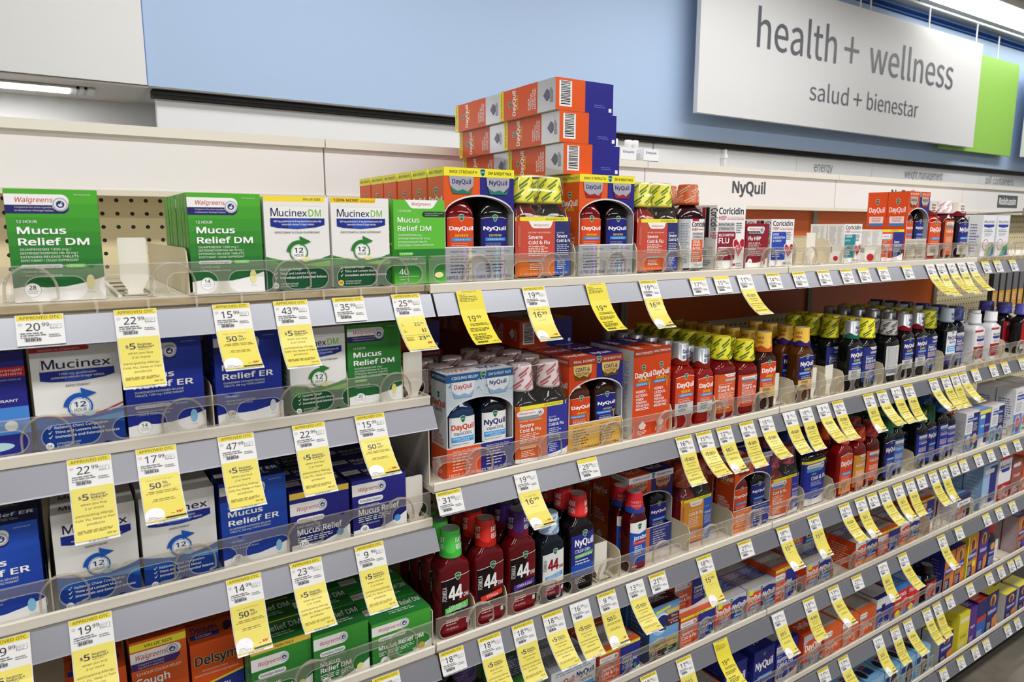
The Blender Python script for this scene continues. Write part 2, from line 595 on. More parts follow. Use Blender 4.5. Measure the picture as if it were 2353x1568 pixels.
def lgreen(F):
    F.R('#62BE3E', 0, .42, 1, 1); F.R('#2C7A35', 0, .18, 1, .42); F.G('#2C7A35', '#5DB63C', 0, .2, 6)
    F.P('#F4F4F2', [(.22, 1), (.32, .915), (.36, .9), (.72, .9), (.77, .915), (.86, 1)]); F.script(.34, .935, .036, .38)
    F.T('#F0F6EC', '12 HOUR', .08, .855, .026, w=.25); F.RR('#27402C', .55, .80, 1, .865, 1, 0)
    F.T('#D8E6D4', 'Compare to 600 mg DM', .6, .838, .014, w=.36, res=1); F.T('#D8E6D4', 'active ingredients', .6, .815, .014, w=.27, res=1)
    F.T('#FFFFFF', 'Mucus', .07, .735, .06, b=1.5, w=.42); F.T('#FFFFFF', 'Relief DM', .07, .635, .06, b=1.5, w=.65)
    for k, s in enumerate(('GUAIFENESIN 600 mg /', 'DEXTROMETHORPHAN HBr 30 mg', 'EXTENDED-RELEASE TABLETS', 'EXPECTORANT / COUGH SUPPRESSANT')):
        F.T('#EDF6E8', s, .07, .575 - .04 * k, .022, b=.5, w=min(.7, .0235 * len(s)), res=1)
    F.RR('#62BE3E', .08, .345, .36, .385); F.T('#FFFFFF', '12 HOUR', .22, .356, .02, 'c', 1, .23)
    F.T('#EDF6E8', '• Controls cough', .08, .295, .022, w=.36); F.T('#EDF6E8', '• Thins & loosens mucus', .08, .24, .022, w=.52)
    F.T('#F4F8F0', '40', .08, .12, .07, w=.17); F.T('#D6EBCB', 'EXTENDED-RELEASE', .08, .085, .016, w=.37, res=1); F.T('#D6EBCB', 'TABLETS', .08, .055, .016, w=.18, res=1)
    F.E('#EFE7A6', .86, .1, .09, .035)


def irbox(F, c1, c2, kind, kick, l1, l2, count, pill, navy='#FFFFFF', top=None):
    """lying store-brand carton: banner, release pill, name"""
    F.G(c1, c2, 0, 1)
    o = 0
    if top:
        F.R('#EBC84B', 0, .9, 1, 1); F.T('#2B2A22', top, .55, .925, .04, 'c', 1); o = -.1
    F.RR('#F1F0EE', 0, .73 + o, .62, .93 + o, 0, 1); F.script(.1, .795 + o, .068, .36); F.seal(.54, .83 + o, .075)
    F.RR('#F6F6F6', .1, .585 + o, .56, .675 + o); F.T('#27306F', kind, .33, .608 + o, .045, 'c', 1.2, .4)
    F.T('#F2F4F0', kick, .1, .515 + o, .036, b=1, w=.024 * len(kick))
    if l2:
        F.T('#FFFFFF', l1, .1, .41 + o, .085, b=3, w=.36); F.T('#FFFFFF', l2, .1, .30 + o, .085, b=3, w=.56); y = .27
    else:
        F.T('#FFFFFF', l1, .1, .39 + o, .1, b=3, w=.76); y = .36
    F.L('#DDE6DA', .1, y - .1 + o, .75, y + o, 3); F.T('#E3ECE0', '• Thins & loosens mucus', .14, y - .15 + o, .03, w=.34, res=1)
    wave(F, '#F3F2F0', .16, .14)
    F.E('#B7C2B7', .2, .13, .082); F.E('#FFFFFF', .2, .13, .076); F.T('#2E3238', count, .2, .11, .055, 'c', 2)
    F.E(pill, .82, .2, .062)


def irtop(c, t):
    def f(T):
        T.R(c, 0, 0, 1, .98); T.R('#DADADA', 0, .55, .3, .9); T.T('#B2202C', 'Walgreens', .03, .68, .12, w=.24, sh=.2)
        T.T('#EAF0EA', t, .36, .55, .26, b=2, w=.6); T.L('#BFD0BF', .36, .25, .8, .45, 2)
    return f


def delsym(F):
    F.R('#E35A20', 0, .3, 1, 1); F.T('#F3E03A', 'Delsym', .065, .66, .15, b=6, w=.84); F.T('#2A2470', 'Delsym', .075, .665, .14, b=3, w=.82)
    F.T('#F5E6DA', 'Dextromethorphan Polistirex', .45, .57, .028, 'c', w=.5, res=1); F.T('#F5E6DA', 'Extended-Release Suspension (Cough Suppressant)', .48, .51, .028, 'c', w=.84, res=1)
    F.P('#F2DC3C', [(0, .36), (.4, .4), (1, .47), (1, 0), (0, 0)]); F.P('#27348F', [(0, .33), (.4, .37), (1, .44), (1, 0), (0, 0)])
    F.T('#FFFFFF', 'COUGH', .36, .25, .075, b=2, w=.36); F.P('#F2DC3C', [(0, .18), (1, .22), (1, .19), (0, .15)]); F.R('#D94E1E', 0, 0, 1, .1)


def delsymtop(T):
    T.R('#C6501F', 0, 0, 1, .98); T.T('#2A2470', 'Delsym', .1, .5, .3, b=3, w=.5); T.P('#27348F', [(.05, .2), (.6, .2), (.62, .42), (.05, .42)])
    T.T('#F4F0E8', 'COUGH', .15, .25, .12, b=1, w=.3); T.E('#3A2740', .82, .55, .1, .2); T.E('#2D1F36', .76, .4, .06, .13)


def coughbox(F):
    F.G('#E0672A', '#C94F1C', 0, 1); F.R('#F5E63C', 0, .9, 1, .975); F.T('#2E2A20', 'VALUE SIZE', .5, .92, .032, 'c', 1.5, .5)
    F.RR('#F1F0EE', 0, .77, .9, .885, 0, 1); F.P('#4A2F74', [(0, .69), (.78, .69), (.86, .73), (.88, .77), (0, .77)]); F.script(.07, .8, .055, .55)
    F.T('#E8E2F2', 'Compare to the active', .12, .735, .018, w=.46, res=1); F.T('#E8E2F2', 'ingredient in suspension', .12, .705, .018, w=.46, res=1); F.seal(.74, .825, .11)
    F.T('#FFF4EA', '12-HOUR COUGH RELIEF', .08, .63, .03, b=1, w=.8); F.T('#FFFFFF', 'Cough', .06, .51, .085, b=3, w=.6); F.T('#FFFFFF', 'DM', .06, .4, .085, b=3, w=.3)
    F.L('#F7D9C4', .08, .2, .8, .36, 4); F.R('#F0EFEC', 0, 0, 1, .12)


def cori(F, band, lines, bw=.62):
    F.R('#F0EEEC', 0, 0, 1, 1); F.T('#1D1C20', 'Coricidin', .07, .86, .1, b=3, w=.86); F.T('#C11F2E', 'HBP', .07, .77, .065, b=1.8, w=.26)
    F.T('#D8747C', 'COLD RELIEF FOR PEOPLE WITH', .36, .805, .018, w=.58, res=1); F.T('#C8303C', 'HIGH BLOOD PRESSURE', .36, .775, .022, b=1, w=.58, res=1)
    y = .735
    if len(lines) > 3 or lines[0] == 'MULTI-SYMPTOM':
        F.R('#C9CACD', .05, .6, .64, .735); F.T('#3A3A40', 'MAXIMUM', .08, .68, .04, b=2, w=.52); F.T('#3A3A40', 'STRENGTH', .08, .615, .04, b=2, w=.52); y = .59
    F.RR(band, .05, .14, .05 + bw, y, 0, 1, rad=.05)
    yy = y - .075
    for s in lines:
        F.T('#FFFFFF', s, .09, yy, .042 if len(s) > 4 else .085, b=2, w=min(bw - .1, .052 * len(s) if len(s) > 4 else .36)); yy -= .068 if len(s) > 4 else .1
        if s == 'MULTI-SYMPTOM': yy -= .04
    F.L('#F3E3E3', .09, .2, .5, .36, 4); F.L('#7A8088', .68, .56, .96, .74, 5)
    for (u, v, q) in ((.8, .36, 1),):
        F.P('#F4F2F0', [(u, v - .19), (u - .22, v + .02), (u - .2, v + .1), (u - .11, v + .125), (u, v + .07), (u + .1, v + .13), (u + .19, v + .12), (u + .2, v)])
        F.P('#B31F2C', [(u, v - .17), (u - .19, v + .02), (u - .17, v + .09), (u - .1, v + .11), (u, v + .05), (u + .1, v + .115), (u + .18, v + .1), (u + .19, v)])
    F.P('#FFFFFF', [(.1, .335), (.7, .335), (.74, .37), (.78, .28), (.82, .42), (.85, .335), (.97, .335), (.97, .345), (.86, .345), (.82, .45), (.78, .31), (.74, .385), (.69, .345), (.1, .345)])
    F.RR('#B3222C', .58, .045, .7, .085); F.E('#C9CCD2', .12, .06, .05); F.E('#FFFFFF', .12, .06, .043); F.L('#9AA0A6', .72, .03, .95, .1, 2)


def coriside(L):
    L.R('#EDECEA', 0, 0, 1, 1); L.R('#A8202E', .12, .45, .32, .97); L.R('#23222A', .34, .5, .56, .97)
    L.T('#1D1C20', 'Coricidin', .66, .95, .13, b=2, w=.34, rot=-90); L.T('#C11F2E', 'HBP', .66, .58, .13, b=1, w=.1, rot=-90)
    L.bars('#2A2A2A', .15, .2, .5, .3); L.R('#C5C8C2', .55, .2, .85, .35); L.L('#6C7075', .1, .05, .8, .15, 3)


def coriback(L):
    L.R('#EDECEA', 0, 0, 1, 1); L.L('#9A9DA2', .12, .45, .6, .95, 22, seed=5); L.L('#B5B8BC', .62, .45, .9, .95, 20); L.bars('#2A2A2A', .1, .25, .35, .42); L.E('#C4252B', .6, .12, .14)


def fluhbp(F):
    F.R('#8E1F2E', 0, 0, 1, 1); F.RR('#F1EEEC', .04, .82, .82, .93, 1, 1); F.R('#2A2C34', .06, .75, .7, .83); F.script(.12, .855, .05, .5); F.seal(.7, .845, .1)
    F.L('#C9CED0', .1, .765, .65, .82, 2); F.T('#FFFFFF', 'Flu HBP', .1, .62, .085, b=3, w=.55); F.L('#E7C9CB', .1, .46, .85, .58, 5)
    F.RR('#B9B4AE', .1, .4, .45, .44); F.RR('#C6424A', .52, .4, .9, .44); F.L('#DDBABD', .12, .26, .85, .38, 4); wave(F, '#F1EFEC', .14, .08)
    F.E('#FFFFFF', .2, .13, .1); F.T('#6A1420', '24', .2, .115, .045, 'c', 2); F.E('#B3101C', .84, .14, .05, .09)


def liqui(F, dq=True, nq=True, honey=False, cold='#3E8FD6', lower='#8E9196', top='#B9BCC0', sev=True):
    h = .5 if dq and nq else (1 if dq else 0)
    if h: F.R('#DC4A21', 0, 0, h, 1)
    if h < 1: F.R('#2A2A7E', h, 0, 1, 1)
    F.P(top, [(0, 1), (1, 1), (1, .84), (.75, .9), (.5, .84), (.25, .84), (0, .72)])
    F.R(lower, 0, 0, 1, .3) if lower else None
    F.shield(.5, .88, F.w * .1)
    for on, u0, wd, t in ((dq, 0, h, 'DayQuil'), (nq, h, 1 - h, 'NyQuil')):
        if not on: continue
        F.T('#FFFFFF', t, u0 + wd * .08, .57, .17, b=4, w=wd * .84)
        if sev: F.T('#F1DF35', 'SEVERE', u0 + wd * .5, .44, .07, 'c', 2, wd * .5)
        F.R(cold, u0 + wd * .2, .33, u0 + wd * .9, .41); F.T('#E6F2FF', 'COLD & FLU', u0 + wd * .55, .345, .045, 'c', 1, wd * .55)
        F.L('#D8DADD' if lower != '#E38A3A' else '#FBE6CF', u0 + wd * .1, .06, u0 + wd * .85, .26, 4)
    if dq and nq and sev: F.R('#D8E23A', .06, .78, .2, .95)


def liquitop(T):
    T.R('#9EA0A8', 0, 0, 1, .98); T.R('#776A86', .02, .3, .5, .95); T.R('#555A92', .5, .3, .98, .95); T.L('#C9C4CE', .06, .34, .46, .92, 9); T.L('#AEB3D6', .54, .34, .94, .92, 9); T.L('#B8A746', .1, .12, .8, .26, 2)


def wsev(F, day='#D9572E', night='#2B2E88', top=True, t='Severe', split=.5, pillc='#3F8A4A', only=None, tc='#EFDF3E'):
    F.R(day, 0, 0, split, 1)
    if split < 1: F.R(night, split, 0, 1, 1)
    o = 0
    if top:
        F.R(tc, 0, .92, 1, 1); F.T('#3A3620', 'DAY & NIGHT PACK', .55, .94, .04, 'c', .8, .34); o = -.07
    F.RR('#EDECEB', 0, .76 + o, min(.46, split - .02), .93 + o, 0, 1); F.script(.05, .83 + o, .05, .24); F.R('#9A9CA2', 0, .72 + o, min(.36, split - .05), .78 + o); F.seal(min(.4, split - .1), .84 + o, .055)
    F.L('#F7DFD3', .05, .66 + o, .3, .69 + o, 1)
    F.T('#FFFFFF', t, .05, .53 + o, .1, b=2, w=.3 if split < 1 else .5); F.T('#FFFFFF', 'Cold & Flu', .05, .4 + o, .1, b=2, w=.4 if split < 1 else .72)
    F.L('#F5D6C8', .05, .22, .4, .36 + o, 4)
    if split < 1:
        F.T('#FFFFFF', t, split + .05, .56, .085, b=2, w=.24); F.T('#FFFFFF', 'Cold & Flu', split + .05, .45, .085, b=2, w=.36); F.L('#C5C9E6', split + .05, .28, .92, .42, 4)
    wave(F, '#F1EFED', .14, .1); F.T('#C13A2C', '16', .08, .05, .06, b=1)
    if split < 1: F.E(pillc, .88, .26, .035, .1); F.E('#C0452A', .38, .19, .035, .09)
    else: F.E('#D2402A', .8, .2, .08, .05)


def graytop(c='#8D8A88', e='#C9582E'):
    def f(T):
        T.R(e, 0, 0, 1, .98); T.R(c, .05, .2, .95, .92); T.L('#C9C6C2', .1, .25, .9, .88, 9)
    return f


def powermax(F):
    F.R('#6FA3D8', 0, .38, 1, 1); F.R('#3C2326', 0, 0, .5, .24); F.R('#24402F', .5, 0, 1, .24); F.R('#C9B25A', 0, .22, 1, .38); F.E('#9CC4EA', .35, .68, .3, .2)
    F.E('#E8EEF6', .42, .68, .26, .16); F.E('#1D2C6B', .42, .68, .22, .135); F.P('#EDE04A', [(.2, .86), (.68, .9), (.68, .95), (.2, .91)]); F.R('#D8BE5E', .55, .8, 1, .87)
    F.R('#5A1F28', .58, .58, 1, .78); F.T('#F2E9E4', 'Sinus', .72, .72, .04, b=1, w=.22); F.T('#F2E9E4', 'Congestion', .62, .665, .03, w=.34, res=1); F.T('#F2E9E4', '& Pain', .7, .61, .035, b=1, w=.25)
    F.E('#2F6B45', .52, .58, .05, .045); F.T('#1B2458', 'POWER', .06, .29, .055, b=3, w=.42); F.T('#B3282E', 'MAX', .49, .29, .055, b=3, w=.24); F.T('#1B2458', 'GELS', .75, .3, .035, b=1, w=.2)
    F.L('#6F6230', .08, .235, .9, .27, 1); F.T('#E8E2DE', 'DAY', .08, .18, .03, b=1); F.T('#DCE8DE', 'NIGHT', .6, .18, .03, b=1); F.L('#BFA8A6', .05, .06, .45, .16, 3); F.L('#A8C2AE', .55, .06, .95, .16, 3)
    F.R('#A6222C', .3, .02, .5, .06); F.R('#2A7A46', .52, .02, .9, .06)


def vapobox(F):
    F.R('#E6E8EC', 0, 0, 1, 1); F.R('#2C3F8E', 0, 0, 1, .28); F.T('#C9401F', 'DayQuil', .05, .55, .16, b=4, w=.46); F.T('#1F2568', 'NyQuil', .56, .6, .16, b=4, w=.4)
    F.T('#28306A', 'VapoCOOL', .2, .4, .08, b=1, w=.28); F.T('#28306A', 'VapoCOOL', .64, .44, .08, b=1, w=.28); F.R('#56A9DE', .58, .28, .95, .4); F.L('#C8CEE8', .06, .05, .9, .24, 4); F.L('#9AA6B8', .1, .82, .9, .95, 2)


def combopa(F):
    F.R('#5B9A3C', 0, .6, 1, 1); F.R('#3E4C8E', 0, .3, 1, .6); F.R('#5A3A7A', 0, 0, 1, .3); F.P('#7FC0D8', [(.4, .2), (.95, .35), (.9, .62), (.5, .55)]); F.T('#22321C', 'COMBO PACK', .08, .8, .1, b=2, w=.6); F.L('#D6CCE6', .1, .06, .8, .25, 3)


def kids(c1, c2, dot):
    def f(F):
        F.R('#E9EAEC', 0, 0, 1, 1); F.R(c1, 0, 0, .55, .45); F.R(c2, .55, 0, 1, .97); F.T('#C4303A', 'CHILD', .12, .9, .035, b=1, w=.3); F.R('#2F4AA0', .12, .76, .9, .87); F.T('#FFFFFF', 'Mucinex', .16, .79, .05, b=1.5, w=.7)
        F.L('#A9A9B2', .1, .5, .5, .72, 6); F.L('#C9CCE2', .6, .5, .92, .72, 6)
        for u in (.28, .75):
            F.E('#D8607A', u, .3, .2, .14); F.E('#8FC8E8', u, .3, .17, .12); F.E(dot, u, .29, .12, .085)
        F.E('#C4303A', .3, .1, .1, .03); F.E('#5DA84A', .72, .09, .12, .035)
    return f


def bandbox(cs, tx=None, tc='#FFFFFF', ty=.6, th=.1, tw=.7, extra=None):
    """plain far-off carton: colour bands from the top down [(colour, lower edge)], one line of lettering"""
    def f(F):
        y = 1.0
        for c, lo in cs:
            F.R(c, 0, lo, 1, y); y = lo
        if tx: F.T(tc, tx, .5, ty, th, 'c', 3, tw)
        F.L('#E4E0DA', .12, .12, .85, .3, 4)
        if extra: extra(F)
    return f


def mucbox(F):
    F.R('#E9EAEE', 0, 0, 1, 1); F.T('#2A2F58', 'Mucinex', .1, .8, .07, b=1, w=.8); F.P('#26389A', [(.08, .77), (.92, .77), (.88, .71), (.5, .69), (.12, .71)]); F.L('#6A6E76', .15, .58, .85, .66, 2); F.L('#A4A8B0', .2, .48, .8, .57, 3)
    F.E('#D06A76', .35, .28, .24, .14); F.E('#E9EAEE', .35, .28, .2, .12); F.P('#4F9A58', [(.4, 0), (1, 0), (1, .3), (.6, .22)]); F.P('#3A5FB8', [(.7, 0), (1, 0), (1, .2)])


def ovalbox(F):
    F.R('#7DB4DE', 0, 0, 1, 1); F.R('#9ACAEC', 0, .8, 1, 1); F.E('#D9C8B8', .62, .5, .27, .38); F.E('#2A2430', .62, .5, .24, .34); F.E('#8A7A70', .62, .48, .12, .2); F.R('#2B3A78', .06, .62, .34, .8); F.L('#E4EEF6', .06, .1, .32, .55, 5)


def ovaltop(T):
    T.R('#7DB4DE', 0, 0, 1, .98); T.R('#2B3A78', .45, .3, .8, .7); T.R('#B33040', .4, .72, .75, .86); T.E('#2A2430', .22, .5, .15, .3)


def robi(c, c2='#E08A3A', y=False):
    def f(F):
        F.R(c, 0, 0, 1, 1); F.E('#E9A95A', .52, .8, .26, .14); F.E('#6E3F34', .5, .78, .16, .12); F.P(c2, [(.3, .3), (1, .45), (1, .2), (.55, .02), (.3, .02)])
        F.P('#2E3D98', [(.1, .6), (.9, .67), (.9, .5), (.1, .44)]); F.T('#F3F0F8', 'Robitussin', .14, .52, .08, b=2, w=.72); F.R('#262C6C', .12, .1, .6, .36); F.L('#E6D9C6', .15, .14, .56, .33, 5)
        if y: F.R('#EFE03A', 0, 0, .1, 1); F.R('#EFE03A', .55, .3, .85, .42)
    return f


def hbpside(L):
    L.R('#DC5220', 0, 0, 1, 1); L.shield(.5, .86, L.w * .22); L.T('#FFFFFF', 'DayQuil', .1, .7, .075, b=3, w=.8); L.R('#F0EDEA', .14, .54, .86, .64); L.T('#B3303C', 'HIGH BLOOD', .5, .6, .025, 'c', 1, .5); L.T('#B3303C', 'PRESSURE', .5, .565, .025, 'c', 1, .42)
    L.R('#3E8FD6', .14, .5, .86, .54); L.T('#F8E4D8', 'SPECIALLY', .5, .36, .03, 'c', 1, .5); L.T('#F8E4D8', 'FORMULATED', .5, .31, .03, 'c', 1, .6); L.L('#F3CDB8', .2, .05, .8, .25, 4)


# ---------------------------------------------------------------- bottles
def se(a, b, n, k, z, cy, seg=28):
    pts = []
    for i in range(seg):
        t = 2 * math.pi * i / seg
        c, s_ = math.cos(t), math.sin(t)
        pts.append((a * k * math.copysign(abs(c) ** (2 / n), c), cy + b * k * math.copysign(abs(s_) ** (2 / n), s_), z))
    return pts


def bottle_body(w, d, H, mat, neck=.0135, n=4.5, sh=.64, nk=.79):
    mb = MB(); a, b, cy = w / 2, d / 2, d / 2
    R_ = []
    for z, k in ((0, .9), (.012, .985), (.03, 1), (sh * .5, 1), (sh - .02, 1), (sh + .03, .965)):
        R_.append(se(a, b, n, k, z * H, cy))
    for t in (.35, .65, .85, 1.0):
        z = sh + .03 + (nk - sh - .03) * t
        q = math.sin(t * math.pi / 2) ** 1.6
        aa, bb = a * .965 + (neck - a * .965) * q, b * .965 + (neck - b * .965) * q
        R_.append(se(aa, bb, n + (2 - n) * t, 1, z * H, cy))
    R_.append(se(neck, neck, 2, 1, (nk + .05) * H, cy))
    mb.loft(R_, mat)
    return mb.mesh('bottle_body')


def label_face(mb, w, d, z0, hh, span, n=4.5, u0=None, fin=.35):
    a, b, cy = w / 2, d / 2, d / 2
    x0 = -span / 2 if u0 is None else u0

    def fn(x, y, o):
        q = min(.985, abs((x + x0) / a))
        return (x + x0, cy - b * (1 - q ** n) ** (1 / n) - .0005 - o, z0 + y)
    F = Face(mb, fn, span, hh, fin=fin); F.seg = 14
    return F


def cap_mesh(H, z0, r0, r1, c, cy, art=None, flange=True, topc='#9C9C98', drip=None, rough=.35, metal=0):
    mb = MB(); seg = 40; rings = []
    prof = [(z0, r0 * .92), (z0 + .001, r0)] + ([(z0 + .006, r0 * 1.01), (z0 + .0068, r0 * .97)] if flange else []) + [(H - .002, r1), (H - .0005, r1 * .95)]
    for z, r in prof:
        rings.append([(r * (1 + .006 * (i % 2)) * math.cos(2 * math.pi * i / seg), cy + r * (1 + .006 * (i % 2)) * math.sin(2 * math.pi * i / seg), z) for i in range(seg)])
    mb.loft(rings, M(c, rough, metal))
    mb.add([(r1 * .88 * math.cos(2 * math.pi * i / 24), cy + r1 * .88 * math.sin(2 * math.pi * i / 24), H - .0003) for i in range(24)], [tuple(range(24))], M(topc, .4))
    L_ = H - z0
    # wrap-around sleeve print: x runs round the cap, 0 at the left-hand side seen from the front
    wd = 2 * math.pi * r0

    def fn(x, y, o):
        t = -math.pi * 1.25 + 2 * math.pi * x / wd
        r = r0 + (r1 - r0) * y / L_ + o * 1.2 + .0004
        if flange and y < .0072: r = r0 * 1.012 + o + .0003
        return (r * math.cos(t), cy + r * math.sin(t), z0 + y)
    F = Face(mb, fn, wd, L_, fin=rough); F.seg = 20
    if art: art(F)
    return mb.mesh('cap')


def stripes(c, t='COMPARE TO', n=6):
    def f(F):
        for k in range(n):
            for q in range(2):
                u = (k + .5 * q) / n; v = .14 + .44 * q
                F.T(c, t, u, v, .11, b=1, w=1.15 / n, rot=0 if False else 0, sh=0) if False else None
                F.P(c, [(u, v), (u + .9 / n, v + .3), (u + .9 / n, v + .38), (u, v + .08)])
                F.P(c, [(u + .1 / n, v - .08), (u + .7 / n, v + .12), (u + .7 / n, v + .18), (u + .1 / n, v - .02)])
    return f


def captext(lines, c='#FFFFFF', us=(.05, .38, .72), v=.52, h=.2, w=.16):
    def f(F):
        for u in us:
            for k, s in enumerate(lines):
                F.T(c, s, u, v - k * (h + .08), h, b=2, w=w * (1 if k == 0 else .95))
    return f


def vlabel(F, bg, name, sub, nc='#FFFFFF', low='#C8CACD', band='#3E8FD6', t2='COLD & FLU', sc='#F1DF35', arch='#F2F2F0', honey=False, lowart=True, split=.3):
    F.R(low, 0, 0, 1, split)
    pts = [(0, split), (1, split)] + [(1 - k / 10, .93 + .045 * math.sin(math.pi * k / 10)) for k in range(11)]
    F.P(arch, [(u, min(1, v + (.012 if v > split else 0))) for u, v in pts]); F.P(bg, pts)
    F.shield(.5, .955, F.w * .2)
    y0 = split + (1 - split) * .56
    F.T(nc, name, .05, y0, .12, b=4, w=.9)
    F.T(sc, sub, .3 if honey else .25, split + (1 - split) * .36, .065, b=2, w=.5 if not honey else .45)
    F.R(band, .12 if not honey else .02, split + (1 - split) * .22, .92 if not honey else .7, split + (1 - split) * .32)
    F.T('#E8F3FF', t2, .52 if not honey else .36, split + (1 - split) * .245, .042, 'c', 1, .58)
    F.T('#F2E8E4' if nc == '#FFFFFF' else '#444A58', 'Acetaminophen, Phenylephrine', .12, split + (1 - split) * .13, .026, w=.6, res=1); F.L('#E6D8D4' if nc == '#FFFFFF' else '#666C7A', .12, split + .02, .8, split + (1 - split) * .1, 2)
    if lowart: F.L('#5A6070' if not honey else '#7A5520', .14, split * .3, .8, split * .9, 5)
    if honey:
        F.E('#B5762E', .84, split + (1 - split) * .3, .12, .05); F.R('#E0B040', .82, split + .02, .86, split + (1 - split) * .25)


def l44(F, strip, t1, t2=None, bg='#17090C', fg='#F2F0F0', vapo=False):
    F.P(bg, [(0, .0), (1, 0), (1, .95), (0, .9)]); F.R('#7A0F1A' if not vapo else '#7A1B2C', 0, 0, 1, .26)
    F.P('#F2F0F0', [(0, .9), (1, .955), (1, .965), (0, .91)])
    if not vapo: F.P('#6A0E18', [(.62, .92), (1, .95), (1, .5), (.55, .5)])
    F.shield(.56, .945, F.w * .22)
    F.T(fg, 'FORMULA', .16, .56, .07, b=1, w=.24, rot=90); F.T(fg if not vapo else '#8E1422', '44', .22, .55, .24, b=5, w=.5); F.T(fg if not vapo else '#8E1422', 'DM', .76, .56, .07, b=2, w=.18)
    F.P(strip, [(.1, .33), (.92, .39), (.92, .49), (.1, .43)]); F.T('#F4F8F4', t1, .52, .385 if not t2 else .415, .045, 'c', 1, .6 if len(t1) > 6 else .4)
    if t2: F.T('#F4F8F4', t2, .52, .36, .045, 'c', 1, .72)
    F.L('#E6DADA', .12, .28, .6, .33, 1); F.L('#E2C9CC', .12, .12, .6, .24, 3); F.T('#E8D4D6', '12 FL OZ (354 mL)', .12, .05, .035, w=.42, res=1); F.R('#D9DCEB', .84, .08, .96, .16)


def wlabel(F, bg, t='Severe', low=None, banner='plain', sevt=True):
    F.R(bg, 0, 0, 1, 1)
    if low: F.R(low, 0, 0, 1, .3)
    if banner == 'dip':
        F.P('#F1EFED', [(.3, 1), (.42, .94), (.48, .92), (.8, .92), (.86, .94), (.95, 1)]); F.script(.44, .945, .035, .38); F.RR('#B2B6BC', .36, .81, 1, .87, 1, 0)
    else:
        F.RR('#EDECEA', .08, .85, .92, .95, 1, 1); F.R('#5A7A9A' if banner == 'blue' else '#7B7F88', .08, .79, .75, .86); F.script(.14, .875, .045, .5); F.seal(.82, .87, .1)
    F.T('#F6E2D8', 'DAYTIME • NON-DROWSY', .1, .73, .024, w=.6, res=1)
    F.T('#FFFFFF', t, .1, .645, .07, b=2.4, w=.48 if len(t) < 7 else .75)
    if t == 'Severe': F.T('#FFFFFF', 'Cold & Flu', .1, .555, .07, b=2.4, w=.74)
    F.L('#F7DDD0', .1, .36, .85, .53, 6); F.RR('#9FB0C0', .1, .27, .55, .31); F.L('#F5D5C5', .12, .1, .75, .25, 4)


# ---------------------------------------------------------------- two-bottle packs
SILVER = M('#C4C6CC', 0.28, 0.55)
KINDS = {
    'sev': dict(band='#F2E63A', bt='#2E2E28', b1='MAX STRENGTH', b2='DAY & NIGHT PACK', up=('#DF5A24', '#2C2A80'), cup='#A9A7B0', base=(SILVER, SILVER), bc='#4A4A78', side='#DF5A24', sub='SEVERE', liq=('#6E0D12', '#0D1210'), lab=('#D94A20', '#24247C'), ring='#2E7A66'),
    'sev2': dict(band='#F2E63A', bt='#2E2E28', b1='MAX STRENGTH', b2='DAY & NIGHT PACK', up=('#DF5A24', '#2C2A80'), cup='#A9A7B0', base=(SILVER, SILVER), bc='#4A4A78', side='#DF5A24', sub='SEVERE', liq=('#6E0D12', '#12090C'), lab=('#D94A20', '#24247C'), ring='#9A2A34'),
    'vap': dict(band='#2B5F96', bt='#F2F4F8', b1='COOLING RELIEF', b2='DAY & NIGHT PACK', up=('#C9D6E0', '#C9D6E0'), cup='#E6EAF0', base=('#DC5222', '#2C2A80'), bc='#F3E6DE', side='#D5DDE4', sub='VapoCOOL', liq=('#1C3358', '#0A1020'), lab=('#E9E9E8', '#E9E9E8'), ring='#8FB4D8', nc=('#C9401F', '#24246E')),
    'hon': dict(band='#A23E2A', bt='#F4E6DC', b1='REAL HONEY', b2='DAY & NIGHT PACK', up=('#D4481F', '#2C2A80'), cup='#E2C070', base=('#D9AC55', '#D9AC55'), bc='#5A3014', side='#D4481F', sub='HONEY', liq=('#4A2210', '#2A160C'), lab=('#D4481F', '#24247C'), ring='#6A4A20', honey=True),
    'pow': dict(band='#E9E9EC', bt='#3A4A8E', b1='POWERFUL RELIEF', b2='DAY & NIGHT PACK', up=('#D9501F', '#2C2A80'), cup='#C8906A', base=('#D9753A', '#33408E'), bc='#F6E6D6', side='#D9501F', sub='', liq=('#6E1012', '#0D0C0E'), lab=('#D94A20', '#24247C'), ring='#7A2A20'),
    'hbp': dict(band='#D9501F', bt='#F6E6D6', b1='FAST', b2='RELIEF', up=('#DC5220', '#2C2A80'), cup='#B9AEA0', base=('#C9C0B0', '#C9C0B0'), bc='#5A4A60', side=None, sub='', liq=('#6A1014', '#120A0E'), lab=('#D94A20', '#24247C'), ring='#8A2430'),
}
CW, CD, CH = .134, .055, .184


